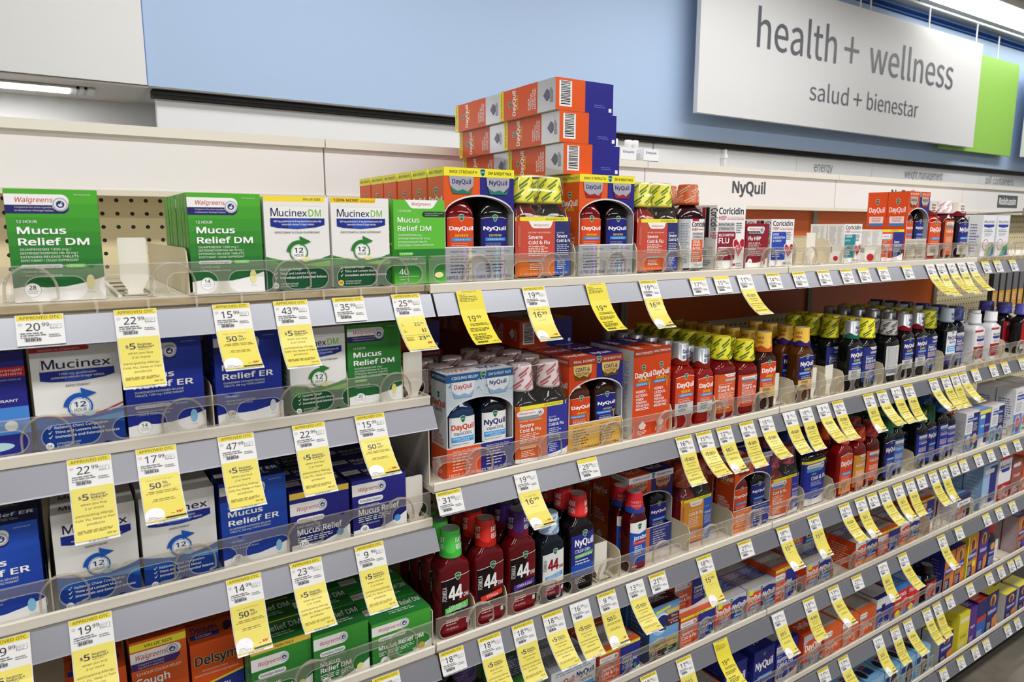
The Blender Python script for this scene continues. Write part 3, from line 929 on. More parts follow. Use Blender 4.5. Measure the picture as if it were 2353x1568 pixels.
def combo(kd):
    K = KINDS[kd]
    w, d, h = CW, CD, CH
    mb = MB(); B0, A0, A1, BD = .30, .60, .755, .925
    N = 18
    arch = [(1 - k / N, A0 + (A1 - A0) * (1 - (1 - 2 * k / N) ** 2) ** .62) for k in range(N + 1)]

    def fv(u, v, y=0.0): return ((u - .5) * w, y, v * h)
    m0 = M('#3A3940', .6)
    base0 = K['base'][0] if not isinstance(K['base'][0], str) else M(K['base'][0], .35)
    # front: base band, panel above the arch, paper edge round the opening
    mb.add([fv(0, 0), fv(1, 0), fv(1, B0), fv(0, B0)], [(0, 1, 2, 3)], base0)
    up = [fv(0, 1), fv(0, A0)] + [fv(u, v) for u, v in arch[::-1]][1:-1] + [fv(1, A0), fv(1, 1)]
    for k in range(N):
        (ua, va), (ub, vb) = arch[k], arch[k + 1]
        mb.add([fv(ub, vb), fv(ua, va), fv(ua, 1), fv(ub, 1)], [(0, 1, 2, 3)], M(K['up'][1 if ub >= .4999 else 0], .3))
        mb.add([fv(ub, vb, -.0006), fv(ua, va, -.0006), fv(ua, va + .014, -.0006), fv(ub, vb + .014, -.0006)], [(0, 1, 2, 3)], M('#E3E2E4', .4))
        mb.add([fv(ub, vb, -.0006), fv(ua, va, -.0006), fv(ua, va, .012), fv(ub, vb, .012)], [(0, 1, 2, 3)], M('#B8B6BA', .5))
    for s_ in (0, 1):
        x0, x1 = (0, .012) if s_ == 0 else (.988, 1)
        mb.add([fv(x0, B0, -.0004), fv(x1, B0, -.0004), fv(x1, A0 + .005, -.0004), fv(x0, A0 + .005, -.0004)], [(0, 1, 2, 3)], M('#E3E2E4', .4))
    mb.add([fv(0, B0, -.0006), fv(1, B0, -.0006), fv(1, B0 + .012, -.0006), fv(0, B0 + .012, -.0006)], [(0, 1, 2, 3)], M('#E6E6E8', .4))
    # shell: back, sides, lid, bottom and the grey inside
    sd = M(K['side'] or '#DC5220', .3)
    X0, X1 = -w / 2, w / 2
    mb.add([(X0, d, 0), (X0, 0, 0), (X0, 0, h), (X0, d, h)], [(0, 1, 2, 3)], sd)
    mb.add([(X1, 0, 0), (X1, d, 0), (X1, d, h), (X1, 0, h)], [(0, 1, 2, 3)], M(K['up'][1], .3))
    mb.add([(X1, d, 0), (X0, d, 0), (X0, d, h), (X1, d, h)], [(0, 1, 2, 3)], M('#E8E6E2', .4))
    mb.add([(X0, 0, h), (X1, 0, h), (X1, d, h), (X0, d, h)], [(0, 1, 2, 3)], M(K['up'][0], .35))
    mb.add([(X0, d, 0), (X1, d, 0), (X1, 0, 0), (X0, 0, 0)], [(0, 1, 2, 3)], M('#DF5A24', .3))
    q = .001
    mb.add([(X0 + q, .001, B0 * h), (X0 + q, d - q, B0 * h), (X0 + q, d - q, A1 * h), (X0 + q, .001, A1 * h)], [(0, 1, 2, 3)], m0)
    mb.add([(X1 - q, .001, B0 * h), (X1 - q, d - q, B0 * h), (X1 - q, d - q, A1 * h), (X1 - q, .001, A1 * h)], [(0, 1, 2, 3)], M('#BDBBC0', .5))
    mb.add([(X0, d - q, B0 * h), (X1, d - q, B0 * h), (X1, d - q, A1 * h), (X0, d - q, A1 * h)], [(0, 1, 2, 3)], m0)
    f, l, t, r = faces_of(mb, w, d, h, .24)
    # front print
    if kd in ('vap', 'pow', 'hon', 'hbp'):
        f.R(K['base'][0], 0, 0, .5, B0); f.R(K['base'][1], .5, 0, 1, B0)
    else:
        for u, c in ((.25, '#D8C9E6'), (.33, '#F0E6C8'), (.72, '#BFE0E6'), (.8, '#E6D0E8')): f.R(M(c, .25, .5), u, 0, u + .05, B0)
    for u in (.08, .58):
        f.T(K['bc'], 'Headache, Fever, Sore Throat,', u, .262, .014, w=.36, res=1); f.L(K['bc'], u, .075, u + .34, .25, 6, seed=int(u * 100), fill=.3)
    f.T(K['bc'], '2 BOTTLES - 12 FL OZ (354 mL) EACH; TOTAL 24 FL OZ (708 mL)', .02, .025, .028, b=1, w=.94, res=1)
    f.R(K['band'], 0, BD, 1, 1); f.T(K['bt'], K['b1'], .08, .95, .026, b=1.5, w=.38); f.shield(.54, .965, w * .085); f.T(K['bt'], K['b2'], .62, .95, .026, b=1.2, w=.34)
    for k, (u, nm) in enumerate(((.24, 'DayQuil'), (.76, 'NyQuil'))):
        f.P(K['cup'], [(u - .17, BD), (u + .17, BD), (u + .16, .845), (u + .05, .775), (u - .05, .775), (u - .16, .845)]) if A1 < .77 else None
        f.T('#2A2A6A' if k or kd != 'vap' else '#C9401F', nm if kd != 'hon' else 'COATS &', u - .13, .86, .04, b=3, w=.26)
        if kd == 'hon': f.T('#6A2A1A', 'SOOTHES', u - .12, .815, .034, b=2, w=.24)
        f.P(M(K['ring'], .25), [(u - .15, .83), (u - .06, .8), (u + .02, .815), (u + .1, .79), (u + .16, .835), (u + .13, .775), (u - .12, .775)])
    if kd == 'vap':
        rnd = random.Random(5)
        for k in range(46):
            u, v = rnd.uniform(.02, .97), rnd.uniform(.78, .915)
            c = rnd.choice(['#8FB6CC', '#F0F4F8', '#6E96B0', '#BFE0DA', '#D6C8E6'])
            if abs(u - .24) > .17 and abs(u - .76) > .17: f.P(c, [(u, v), (u + .03, v + rnd.uniform(-.01, .02)), (u + .012, v + .02)])
    # side print
    if kd == 'hbp':
        hbpside(l)
    else:
        lc = '#FFFFFF' if kd != 'vap' else '#C9401F'
        l.R((K['base'][0] if kd != 'hon' else K['side']) if isinstance(K['base'][0], str) else SILVER, 0, 0, 1, .3); l.R(K['band'], 0, BD, 1, 1)
        l.T(K['bt'], 'MAX STRENGTH', .1, .95, .026, b=1.2, w=.84)
        l.shield(.5, .8, d * .2); l.T(lc, 'DayQuil', .08, .69, .06, b=4, w=.84)
        l.T('#F2DF35' if kd != 'vap' else '#28306A', K['sub'] or 'COLD & FLU', .5, .645, .028, 'c', 1.5, .5)
        if kd == 'hon': l.R('#3E8FD6', .1, .6, .75, .635); l.T('#F4F0E8', 'COLD & FLU', .42, .607, .02, 'c', 1, .5); l.E('#B5762E', .8, .64, .1, .03); l.R('#E0B040', .78, .55, .82, .62); l.T('#FFFFFF', 'HONEY-', .15, .52, .03, b=2, w=.5); l.T('#FFFFFF', 'LICIOUS.', .15, .475, .03, b=2, w=.6)
        for k, s_ in enumerate(('POWER', 'THROUGH', 'YOUR DAY,', 'MEDICINE.')): l.T(lc, s_, .15, .435 - .037 * k, .027, b=2, w=.075 * len(s_))
        l.P('#6A6A80' if kd in ('sev', 'sev2') else '#F0E0D6', [(.3, .14), (.5, .2), (.7, .14), (.6, .1), (.4, .1)]); l.L('#6A6A80' if kd in ('sev', 'sev2') else '#F0E0D6', .25, .04, .75, .09, 3)
    t.R(K['up'][0], 0, 0, .5, 1); t.R(K['up'][1], .5, 0, 1, 1); t.R('#E8ECF0', 0, 0, 1, 1) if kd == 'vap' else None
    t.T('#FFFFFF' if kd != 'vap' else '#C9401F', 'DayQuil', .08, .35, .3, b=3, w=.36); t.T('#FFFFFF' if kd != 'vap' else '#24246E', 'NyQuil', .58, .35, .3, b=3, w=.32)
    # back: drug facts; bottom: bar code
    bk = Face(mb, lambda x, y, o: (w / 2 - x, d + o, y), w, h, fin=.4)
    bk.L('#9AA0BE', .1, .05, .55, .9, 40); bk.L('#9AA0BE', .6, .05, .92, .9, 40); bk.R('#F0E67A', .1, .9, .9, .93)
    bt = Face(mb, lambda x, y, o: (x - w / 2, d - y, -o), w, d, fin=.2)
    bt.R('#DF5A24' if kd != 'hon' else '#B8401F', 0, 0, .5, 1); bt.R('#2C2A86', .5, 0, 1, 1); bt.R('#F0F0F0', .06, .12, .27, .92); bt.bars('#18181A', .08, .2, .25, .88, 16) if False else None
    bt.lay()
    rnd = random.Random(2); y = .18
    while y < .88:
        q_ = rnd.uniform(.012, .035); bt.R('#18181A', .085, y, .245, y + q_, keep=True); y += q_ + rnd.uniform(.012, .03)
    bt.R('#F4F4F4', .92, .08, .97, .2); bt.L('#6A6AB8', .66, .18, .86, .3, 2)
    root = mb.mesh('carton')
    kids_ = []
    for k, x in enumerate((-.0325, .0325)):
        b = bottle_body(.056, .045, .176, liquid(K['liq'][k]), .013, 4.2, .62, .8)
        lm = MB(); F = label_face(lm, .056, .045, .054, .052, .05)
        nm = ('DayQuil', 'NyQuil')[k]; nc = K.get('nc', ('#FFFFFF', '#FFFFFF'))[k]
        if kd == 'vap':
            F.R('#E9E9E8', 0, 0, 1, 1); F.shield(.5, .93, .011); F.T(nc, nm, .06, .58, .18, b=4, w=.88); F.T('#28306A', 'VapoCOOL', .14, .4, .1, b=1, w=.72); F.R('#3F9BE0', .06, .16, .94, .34); F.T('#F0F6FC', 'SEVERE COLD & FLU', .5, .25, .055, 'c', 1, .8); F.T('#F0F6FC', '+ CONGESTION', .5, .18, .045, 'c', 1, .5); F.T('#333A4A', 'Acetaminophen, Guaifenesin', .08, .07, .045, w=.66, res=1)
        else:
            vlabel(F, K['lab'][k], nm, K['sub'] or ' ', nc, honey=bool(K.get('honey')), lowart=False, split=0.0)
        kids_.append(('bottle', b, (x, .0055, .001), [('label', lm.mesh('label'), None)]))
    return root, kids_


def twin(day, night, low, capc, stripe, liq, banner, t='Severe', H=.177, black=False, w=.122):
    """shrink-wrapped pair of bottles behind one shared wrap label"""
    d = .055; bw = w / 2 - .001
    kids_ = []
    for k, x in enumerate((-w / 4, w / 4)):
        b = bottle_body(bw, d, H, liquid(liq[k]), .0135, 4, .575, .75)
        c = cap_mesh(H, H * .735, .0225, .0192, capc, d / 2, stripes(stripe), topc=capc)
        kids_.append(('bottle', b, (x, .002, 0), [('cap', c, None)]))
    lm = MB(); F = label_face(lm, w + .002, d + .004, .004, H * .58, w * .98, n=7)
    sp = .68 if not black else .56
    F.R(day, 0, 0, sp, 1); F.R(night, sp, 0, 1, 1)
    if low: F.R(low[0], 0, 0, sp, .3); F.R(low[1], sp, 0, 1, .3)
    F.R('#F1E43C', 0, .93, 1, 1); F.T('#3A3820', 'DAY & NIGHT PACK', .68, .95, .028, 'c', 1, .34)
    if banner == 'dip':
        F.P('#F3F1EF', [(.0, .93), (.64, .93), (.6, .83), (.56, .81), (.3, .81), (.26, .83), (.2, .93), (0, .93)]); F.script(.29, .845, .04, .28); F.R('#C86A5A', .03, .5, .07, .85)
    else:
        F.RR('#EDEBEA', .02, .8, .5, .92, 1, 1); F.R('#8C9A98' if black else '#4C8CC8', .04, .76, .42, .825); F.script(.05, .855, .035, .29); F.seal(.43, .845, .05)
    F.T('#FBE6DC', 'DAYTIME • NON-DROWSY', .2 if banner == 'dip' else .06, .725, .026, w=.4, res=1)
    u = .2 if banner == 'dip' else .06
    if t:
        F.T('#FFFFFF', t, u, .63, .06, b=2, w=.25); F.T('#FFFFFF', 'Cold & Flu', u, .54, .06, b=2, w=.38); y = .52
    else:
        F.T('#FFFFFF', 'Cold & Flu', u, .61, .075, b=2.4, w=.44); y = .58
    F.L('#F8DFD2', u, .34, u + .36, y, 6)
    F.T('#DDE0F0', 'NIGHTTIME', sp + .03, .72, .026, w=.14, res=1)
    if t: F.T('#FFFFFF', t, sp + .03, .65, .055, b=2, w=.2)
    F.T('#FFFFFF', 'Cold & Flu', sp + .03, .57, .055, b=2, w=.29); F.L('#CDD2EA', sp + .03, .34, sp + .28, .54, 6)
    F.RR('#9C9A98' if low else '#E7B27A', u, .24, u + .3, .28); F.L('#F6DCC8', u + .02, .1, u + .32, .22, 4); F.L('#CDD4EE', sp + .04, .1, sp + .25, .26, 5)
    if black or not low: wave(F, '#F0EFED', .08, .06)
    F.T('#F6E6DA' if low else '#8A8A90', '2 - 12 FL OZ (355 mL) BOTTLES / TOTAL 24 FL OZ', .06, .03, .026, w=.86, res=1)
    kids_.append(('wrap_label', lm.mesh('wrap_label'), (0, 0, 0), []))
    fm = MB(); rings = []
    for z, a, b_, n in ((.58, w / 2 + .0008, d / 2 + .0025, 6), (.66, w / 2 * .97, d / 2 * .97, 5), (.745, w / 2 * .9, .0262, 4.5), (.97, w / 2 * .85, .0225, 4.5), (1.0, w / 2 * .8, .019, 4)):
        rings.append(se(a, b_, n, 1, z * H + (.002 if z == 1.0 else 0), d / 2 + .002))
    fm.loft(rings, FILM, cap0=False)
    kids_.append(('shrink_film', fm.mesh('shrink_film'), (0, 0, 0), []))
    return None, kids_


def bottle(w, d, H, liq, capc, art=None, lab=None, lz=.05, lh=.55, span=None, capr=(.0195, .0172), nk=.79, cap0=.775, sh=.64, n=4.5, stripe=None, topc='#8E8E8A', metal=0.0, flange=True, trans=0.0, u0=None, drip=None, neck=.0135):
    b = bottle_body(w, d, H, liquid(liq, trans), neck, n, sh, nk)
    c = cap_mesh(H, H * cap0, capr[0], capr[1], capc, d / 2, stripes(stripe) if stripe else art, topc=topc, metal=metal, flange=flange, rough=.3)
    k = [('bottle_body', b, (0, 0, 0), []), ('cap', c, (0, 0, 0), [])]
    if lab:
        lm = MB(); F = label_face(lm, w, d, lz * H, lh * H, span or w * .86, n, u0)
        lab(F); k.append(('label', lm.mesh('label'), (0, 0, 0), []))
    if drip:
        dm = MB(); seg = 28; r = capr[0] * 1.03; z0 = H * cap0
        rings = [[(r * 1.0 * math.cos(2 * math.pi * i / seg), d / 2 + r * math.sin(2 * math.pi * i / seg), z0 - .004) for i in range(seg)],
                 [(r * math.cos(2 * math.pi * i / seg), d / 2 + r * math.sin(2 * math.pi * i / seg), z0 + .004 + .0045 * (1 + math.sin(i * .9)) * .8) for i in range(seg)]]
        dm.loft(rings, M(drip, .25), cap0=False, cap1=False); k.append(('cap_sleeve', dm.mesh('cap_sleeve'), (0, 0, 0), []))
    return None, k


FAST = captext(('FAST', 'RELIEF'))
SILV = lambda nm, c='#24246E': captext((nm, 'MAX STRENGTH'), c, (.3, .62), .5, .2, .17)
GOLD = captext(('Coats &', 'Soothes'), '#A8402A', (.08, .4, .72), .62, .17, .15)
MAXC = captext(('MAX', 'COUGH'), '#F4F0F0', (.08, .4, .72), .5, .24, .15)
VD = lambda s='SEVERE': (lambda F: vlabel(F, '#D94A20', 'DayQuil', s))
VN = lambda s='SEVERE': (lambda F: vlabel(F, '#24247C', 'NyQuil', s))


def vapl(F):
    F.R('#3A2A7A', 0, 0, 1, .3); F.R('#E8E8EA', 0, .3, 1, .97); F.shield(.5, .94, .011); F.T('#24246E', 'NyQuil', .06, .73, .11, b=3, w=.86); F.T('#28306A', 'VapoCOOL', .2, .62, .06, b=1, w=.6); F.R('#4FA6E2', .08, .38, .92, .54); F.L('#E6F2FC', .14, .4, .86, .52, 2); F.L('#8A80B8', .15, .06, .8, .24, 4)


def coughl(F):
    F.P('#2A2E86', [(0, .25), (1, .3), (1, .98), (0, .93)]); F.R('#1E50B0', 0, .2, 1, .4); F.shield(.56, .95, .012); F.T('#FFFFFF', 'NyQuil', .12, .74, .12, b=4, w=.84); F.T('#E6E8F4', 'COUGH DM+', .12, .62, .06, b=2, w=.7); F.P('#4FAF4A', [(.12, .51), (.95, .55), (.95, .62), (.12, .58)]); F.T('#F4FAF0', 'CONGESTION', .15, .535, .045, b=1, w=.74); F.L('#D6DAF0', .14, .4, .8, .5, 2); F.L('#B9A8AC', .14, .06, .7, .18, 4)


def jarl(F):
    F.R('#1F54B4', 0, .25, 1, .9); F.R('#7A1A28', 0, 0, 1, .12); F.R('#2E4A9A', 0, .12, 1, .28); F.P('#F1EFED', [(0, .8), (.5, .74), (1, .8), (1, 1), (0, 1)]); F.shield(.5, .9, .012); F.T('#FFFFFF', 'Jarabe', .14, .62, .09, b=3, w=.8); F.R('#C8242E', .1, .52, .92, .6); F.T('#FBE6E6', 'TOS + CONGESTION', .5, .545, .03, 'c', 1, .7); F.L('#DDE4F4', .2, .3, .85, .5, 5); F.L('#E8D0D4', .1, .03, .5, .09, 1)


def coril(F):
    F.R('#EDECEA', 0, 0, 1, 1); F.R('#C4C7CA', 0, 0, .3, 1); F.L('#70757C', .03, .1, .27, .92, 26); F.R('#C21F2C', .36, .955, .62, 1); F.T('#1D1C20', 'Coricidin', .35, .84, .1, b=3, w=.62); F.T('#C11F2E', 'HBP', .36, .76, .06, b=1.5, w=.24); F.L('#C8525C', .62, .77, .97, .81, 1)
    F.R('#CFD0D2', .38, .6, .84, .735); F.T('#3A3A40', 'MAXIMUM', .4, .68, .04, b=2, w=.4); F.T('#3A3A40', 'STRENGTH', .4, .615, .04, b=2, w=.4); F.R('#D9602A', .36, .13, .82, .585)
    for k, s in enumerate(('COLD,', 'COUGH', '& FLU')): F.T('#FFFFFF', s, .4, .52 - .065 * k, .045, b=2.5, w=.06 * len(s))
    F.L('#F8DCC8', .4, .18, .76, .34, 4); F.P('#B31F2C', [(.93, .2), (.8, .33), (.82, .4), (.88, .42), (.93, .38), (.98, .42), (1, .4), (1, .25)]); F.L('#9AA0A6', .5, .03, .95, .1, 2)


def backl(F):
    F.R('#D9D9D8', 0, .25, 1, 1); F.L('#8A8C90', .05, .3, .95, .97, 26); F.R('#6E7A96', 0, .12, 1, .25); F.R('#E0E0E0', .05, .05, .9, .12)


def nightl(F):
    F.R('#26309A', 0, 0, 1, 1); wave(F, '#ECEBEA', .16, .08); F.R('#F0E23C', 0, .94, 1, 1); F.RR('#EDECEA', .12, .82, .82, .92, 1, 1); F.R('#4A9AC8', .12, .75, .72, .83); F.script(.16, .845, .05, .5); F.seal(.74, .86, .09); F.T('#DDE2F4', 'NIGHT', .3, .68, .035, b=1, w=.18); F.T('#FFFFFF', 'Cold & Flu', .28, .56, .085, b=3, w=.66); F.L('#C5CCEC', .28, .42, .85, .53, 4); F.RR('#3C66C8', .28, .33, .6, .37)


def whitemuc(F):
    F.R('#E9E8EA', 0, .35, 1, 1); F.R('#9A2230', 0, 0, 1, .42); F.R('#C4303A', 0, .9, .7, .97); F.T('#23264F', 'Mucinex', .15, .7, .09, b=1.5, w=.75); F.P('#26389A', [(.1, .68), (.92, .68), (.85, .6), (.5, .58), (.15, .6)]); F.L('#C46A70', .2, .46, .85, .55, 2); F.L('#D89AA0', .15, .1, .8, .35, 4)


def redl(F):
    F.R('#B4222C', 0, .25, 1, 1); F.R('#EDE8E6', 0, .08, 1, .25); F.RR('#EDECEA', .15, .84, .95, .94, 1, 1); F.R('#4C78B0', .15, .78, .8, .85); F.T('#FFFFFF', 'Severe', .3, .62, .07, b=2, w=.5); F.T('#FFFFFF', 'Congestion', .3, .53, .07, b=2, w=.62); F.T('#FFFFFF', '& Cold', .3, .44, .07, b=2, w=.45)


# ---------------------------------------------------------------- the shop: floor, ceiling, wall, bulkhead
def struct(name, mb, label=None, loc=(0, 0, EYE)):
    o = link(name, mb.mesh(name) if isinstance(mb, MB) else mb, None, loc)
    o['kind'] = 'structure'
    if label: o['label'] = label
    return o


def quick(boxes):
    mb = MB()
    for b in boxes: mb.box(*b)
    return mb


FLOOR = noisy('floor_tile', '#5E5850', '#766F64', 9, .35, 0, .5)
struct('floor', quick([(-6, -6, -1.70, 14, 3.5, -1.60, FLOOR)]), 'grey brown speckled shop floor')
CEILM = M('#E6E6E2', .8)
struct('ceiling', quick([(-6, -6, CEIL, 14, 3.5, CEIL + .1, CEILM)]), 'off white ceiling')
BLUE, WALLW, SOFF = M('#B2CAEC', .55), M('#E9EAEA', .6), M('#D6D2CC', .6)
WY = 3.0
struct('wall_back', quick([(-6, 3.42, -1.6, 14, 3.5, CEIL, M('#F0F1F4', .6))]), 'pale back wall behind the bulkhead')
struct('trim_1', quick([(.363, WY, .516, 14, 3.42, 1.545, BLUE)]), 'sky blue bulkhead above the wall unit')
struct('trim_2', quick([(-6, WY - .012, .516, .360, 3.42, CEIL, WALLW)]), 'white bulkhead panel left of the blue one')
struct('trim_3', quick([(.352, WY - .004, .514, .3635, WY + .01, 1.545, M('#2D62B4', .5))]), 'thin blue edge between white and blue bulkheads')
struct('trim_4', quick([(.363, WY + .004, .512, 14, 3.42, .516, SOFF), (-6, WY + .0, .508, .363, 3.42, .515, SOFF)]), 'beige soffit edge under the bulkhead')
struct('trim_5', quick([(.38, WY + .03, .484, 14, WY + .09, .5115, M('#0C0C0E', .5)), (.38, WY + .026, .494, 14, WY + .031, .498, M('#18181B', .4))]), 'black channel under the blue bulkhead')
struct('trim_6', quick([(.363, WY + .12, 1.545, 14, 3.42, CEIL, M('#6F9BDC', .6)), (.363, WY + .06, 1.59, 14, WY + .12, 1.60, M('#5F8BCE', .6)), (.363, WY + .06, 1.63, 14, WY + .12, 1.64, M('#5F8BCE', .6))]), 'blue recess above the bulkhead, coloured darker as painted shade')  # darker blues put the shade below the ceiling into the colour

# panels of the wall unit with category words
WP = M('#F0F2F6', .5)
DARKT = '#5C6068'
words = [(.395, 2.99, None, 0, 0), (3.0, 3.9, None, 0, 0), (3.9, 4.35, None, 0, 0), (4.355, 5.28, 'energy', 4.554, .22), (5.285, 7.0, 'weight management', 5.75, .6), (7.005, 9.2, 'pill containers', 7.13, .55)]
for k, (x0, x1, t, tx, tw) in enumerate(words):
    mb = MB(); mb.box(x0, WY + .06, -.4, x1, WY + .1, .482, WP)
    if t:
        F = Face(mb, lambda x, y, o, x0=x0: (x0 + x, WY + .06 - o, y), 1, 1, .001)
        F.T('#6A6E78', t, tx - x0,   .388, .066, b=.2, w=tw); F.L('#9A9CA2', tx - x0 + .06, .355, tx - x0 + .2, .37, 1)
    o = link('header_panel', mb.mesh('header_panel'), None, (0, 0, EYE))
    tag(o, ('grey white wall panel lettered ' + t) if t else ('blank grey white wall panel under the black channel, ' + ('widest, behind the left bay', 'with a white standard at its edge', 'narrow, left of the energy panel')[k]), 'panel', 'category panels on the back wall')
sb = MB(); sb.box(3.58, WY + .03, .36, 3.60, WY + .058, .478, M('#F4F4F4', .3)); sb.box(3.575, WY + .026, .425, 3.606, WY + .06, .45, M('#FFFFFF', .3))
tag(link('wall_bracket', sb.mesh('wall_bracket'), None, (0, 0, EYE)), 'small white bracket hanging under the black channel', 'bracket')

# big hanging sign, its green backing board, the next sign along
SY = 2.86
t = link('hanging_sign', None, None, (4.7, SY, EYE + .64)); tag(t, 'large white hanging sign reading health + wellness, salud + bienestar', 'sign')
mb = MB(); mb.box(-1.57, 0, -.0, 1.68, .03, .80, M('#DCDCDE', .4)); F = Face(mb, lambda x, y, o: (x - 1.57, -o, y), 1, 1, .002)
F.T(DARKT, 'health', 3.614 - 3.13, .415, .212, b=.42, w=.80, res=4, f=GROTESK); F.T(DARKT, '+', 4.50 - 3.13, .40, .24, b=0, w=.17, res=3, f=GROTESK); F.T(DARKT, 'wellness', 4.80 - 3.13, .408, .212, b=.42, w=1.15, res=4, f=GROTESK)
F.T(DARKT, 'salud', 4.155 - 3.13, .165, .108, b=.2, w=.43, res=4, f=GROTESK); F.T(DARKT, '+', 4.645 - 3.13, .155, .12, b=0, w=.1, res=3, f=GROTESK); F.T(DARKT, 'bienestar', 4.81 - 3.13, .162, .108, b=.2, w=.67, res=4, f=GROTESK)
link('sign_board', mb.mesh('sign_board'), t)
for x in (-.03, .09, .86, 1.59): 
    mb = MB(); mb.tube([(x, .015, .79), (x, .015, .944)], .006, M('#E8E8EA', .4)); link('rod', mb.mesh('rod'), t)
t = link('accent_board', None, None, (6.6, SY + .06, EYE + .62)); tag(t, 'lime green board half hidden behind the white hanging sign', 'sign')
mb = MB(); mb.box(-.62, 0, .0, .61, .02, .77, M('#97CC58', .45)); link('board', mb.mesh('board'), t)
mb = MB(); mb.tube([(.2, .01, .765), (.2, .01, .955)], .006, M('#E8E8EA', .4)); link('rod', mb.mesh('rod'), t)
t = link('hanging_sign', None, None, (8.4, SY + .01, EYE + .62)); tag(t, 'next white hanging sign cut off by the right edge', 'sign')
mb = MB(); mb.box(-1.05, 0, 0, 1.0, .03, .77, M('#E9E9EA', .4)); mb.box(-1.0, -.002, .02, 1.0, 0, .75, M('#97CC58', .45)); link('board', mb.mesh('board'), t)
mb = MB(); mb.tube([(-.3, .015, .765), (-.3, .015, .962)], .006, M('#E8E8EA', .4)); link('rod', mb.mesh('rod'), t)
t = link('sign_track', None, None, (6.5, SY, EYE + 1.585)); tag(t, 'white ceiling track that carries the hanging signs', 'track')
mb = MB(); mb.box(-3.0, .008, 0, 4.0, .022, .014, M('#E8E8EA', .4)); link('track', mb.mesh('track'), t)
for x in (-2.2, -1.1, .4, 1.3, 2.4):
    mb = MB(); mb.tube([(x, .015, .012), (x, .015, CEIL - 1.586)], .006, M('#8F9298', .4)); link('hanger', mb.mesh('hanger'), t)
# ceiling strip light and the soffit lamp
for k, (x, y, ln) in enumerate([(7.4, 2.70, 4.0), (2.6, 1.9, 2.4)]):
    t = link('strip_light', None, None, (x, y, EYE + CEIL - .07)); tag(t, ('long glowing ceiling strip light at the far right', 'shorter glowing ceiling strip light out of view over the shelves')[k], 'ceiling light')
    link('housing', quick([(-ln / 2, -.125, .02, ln / 2, .125, .07, M('#EDEDED', .4))]).mesh('housing'), t)
    link('lens', quick([(-ln / 2 + .02, -.115, 0, ln / 2 - .02, .115, .02, emit('#FFFDF6', 5))]).mesh('lens'), t)
t = link('soffit_light', None, None, (.0, 3.16, EYE + .508)); tag(t, 'recessed strip lamp glowing under the white bulkhead', 'ceiling light')
link('frame', quick([(-1.4, -.05, -.008, .20, .085, -.001, M('#DCDCDA', .35)), (.14, -.05, -.012, .15, .085, -.001, M('#B8B8B6', .35)), (.165, -.05, -.012, .175, .085, -.001, M('#B8B8B6', .35))]).mesh('frame'), t)
link('lens', quick([(-1.36, -.032, -.011, .12, .065, -.007, emit('#FFFEFA', 14))]).mesh('lens'), t)

# ---------------------------------------------------------------- shelving
BAYS = {'S': (-.4125, .4985, 'left bay'), 'A': (.5025, 1.4155, 'second bay'), 'B': (1.4195, 2.3305, 'third bay'), 'C': (2.3345, 3.2455, 'far bay'), 'D': (3.2495, 4.6, 'end bay')}
LIPZ = {'S1': -.0895, 'S2': -.271, 'S3': -.480, 'S4': -.714, 'R1': -.0895, 'R2': -.422, 'R3': -.712, 'R4': -.941, 'R5': -1.175, 'R6': -1.440}
DECK = {'S1': -.0895, 'S2': -.275, 'S3': -.489, 'S4': -.728, 'R1': -.0895, 'R2': -.4285, 'R3': -.719, 'R4': -.958, 'R5': -1.203, 'R6': -1.478}
ORD = ['zeroth', 'first', 'second', 'third', 'fourth', 'fifth', 'sixth', 'seventh', 'eighth', 'ninth', 'tenth', 'eleventh', 'twelfth'] + ['thirteenth', 'fourteenth', 'fifteenth', 'sixteenth', 'seventeenth', 'eighteenth', 'nineteenth', 'twentieth', 'twenty-first', 'twenty-second', 'twenty-third', 'twenty-fourth']
SHN = {1: 'top', 2: 'second', 3: 'third', 4: 'fourth', 5: 'fifth', 6: 'bottom'}
PEG, HEADW = pegboard(), M('#EBE8E7', .5)
CARD = {'B': ('#C9662A', -.05, '#B05A24'), 'C': ('#C9662A', -.33, '#B05A24')}
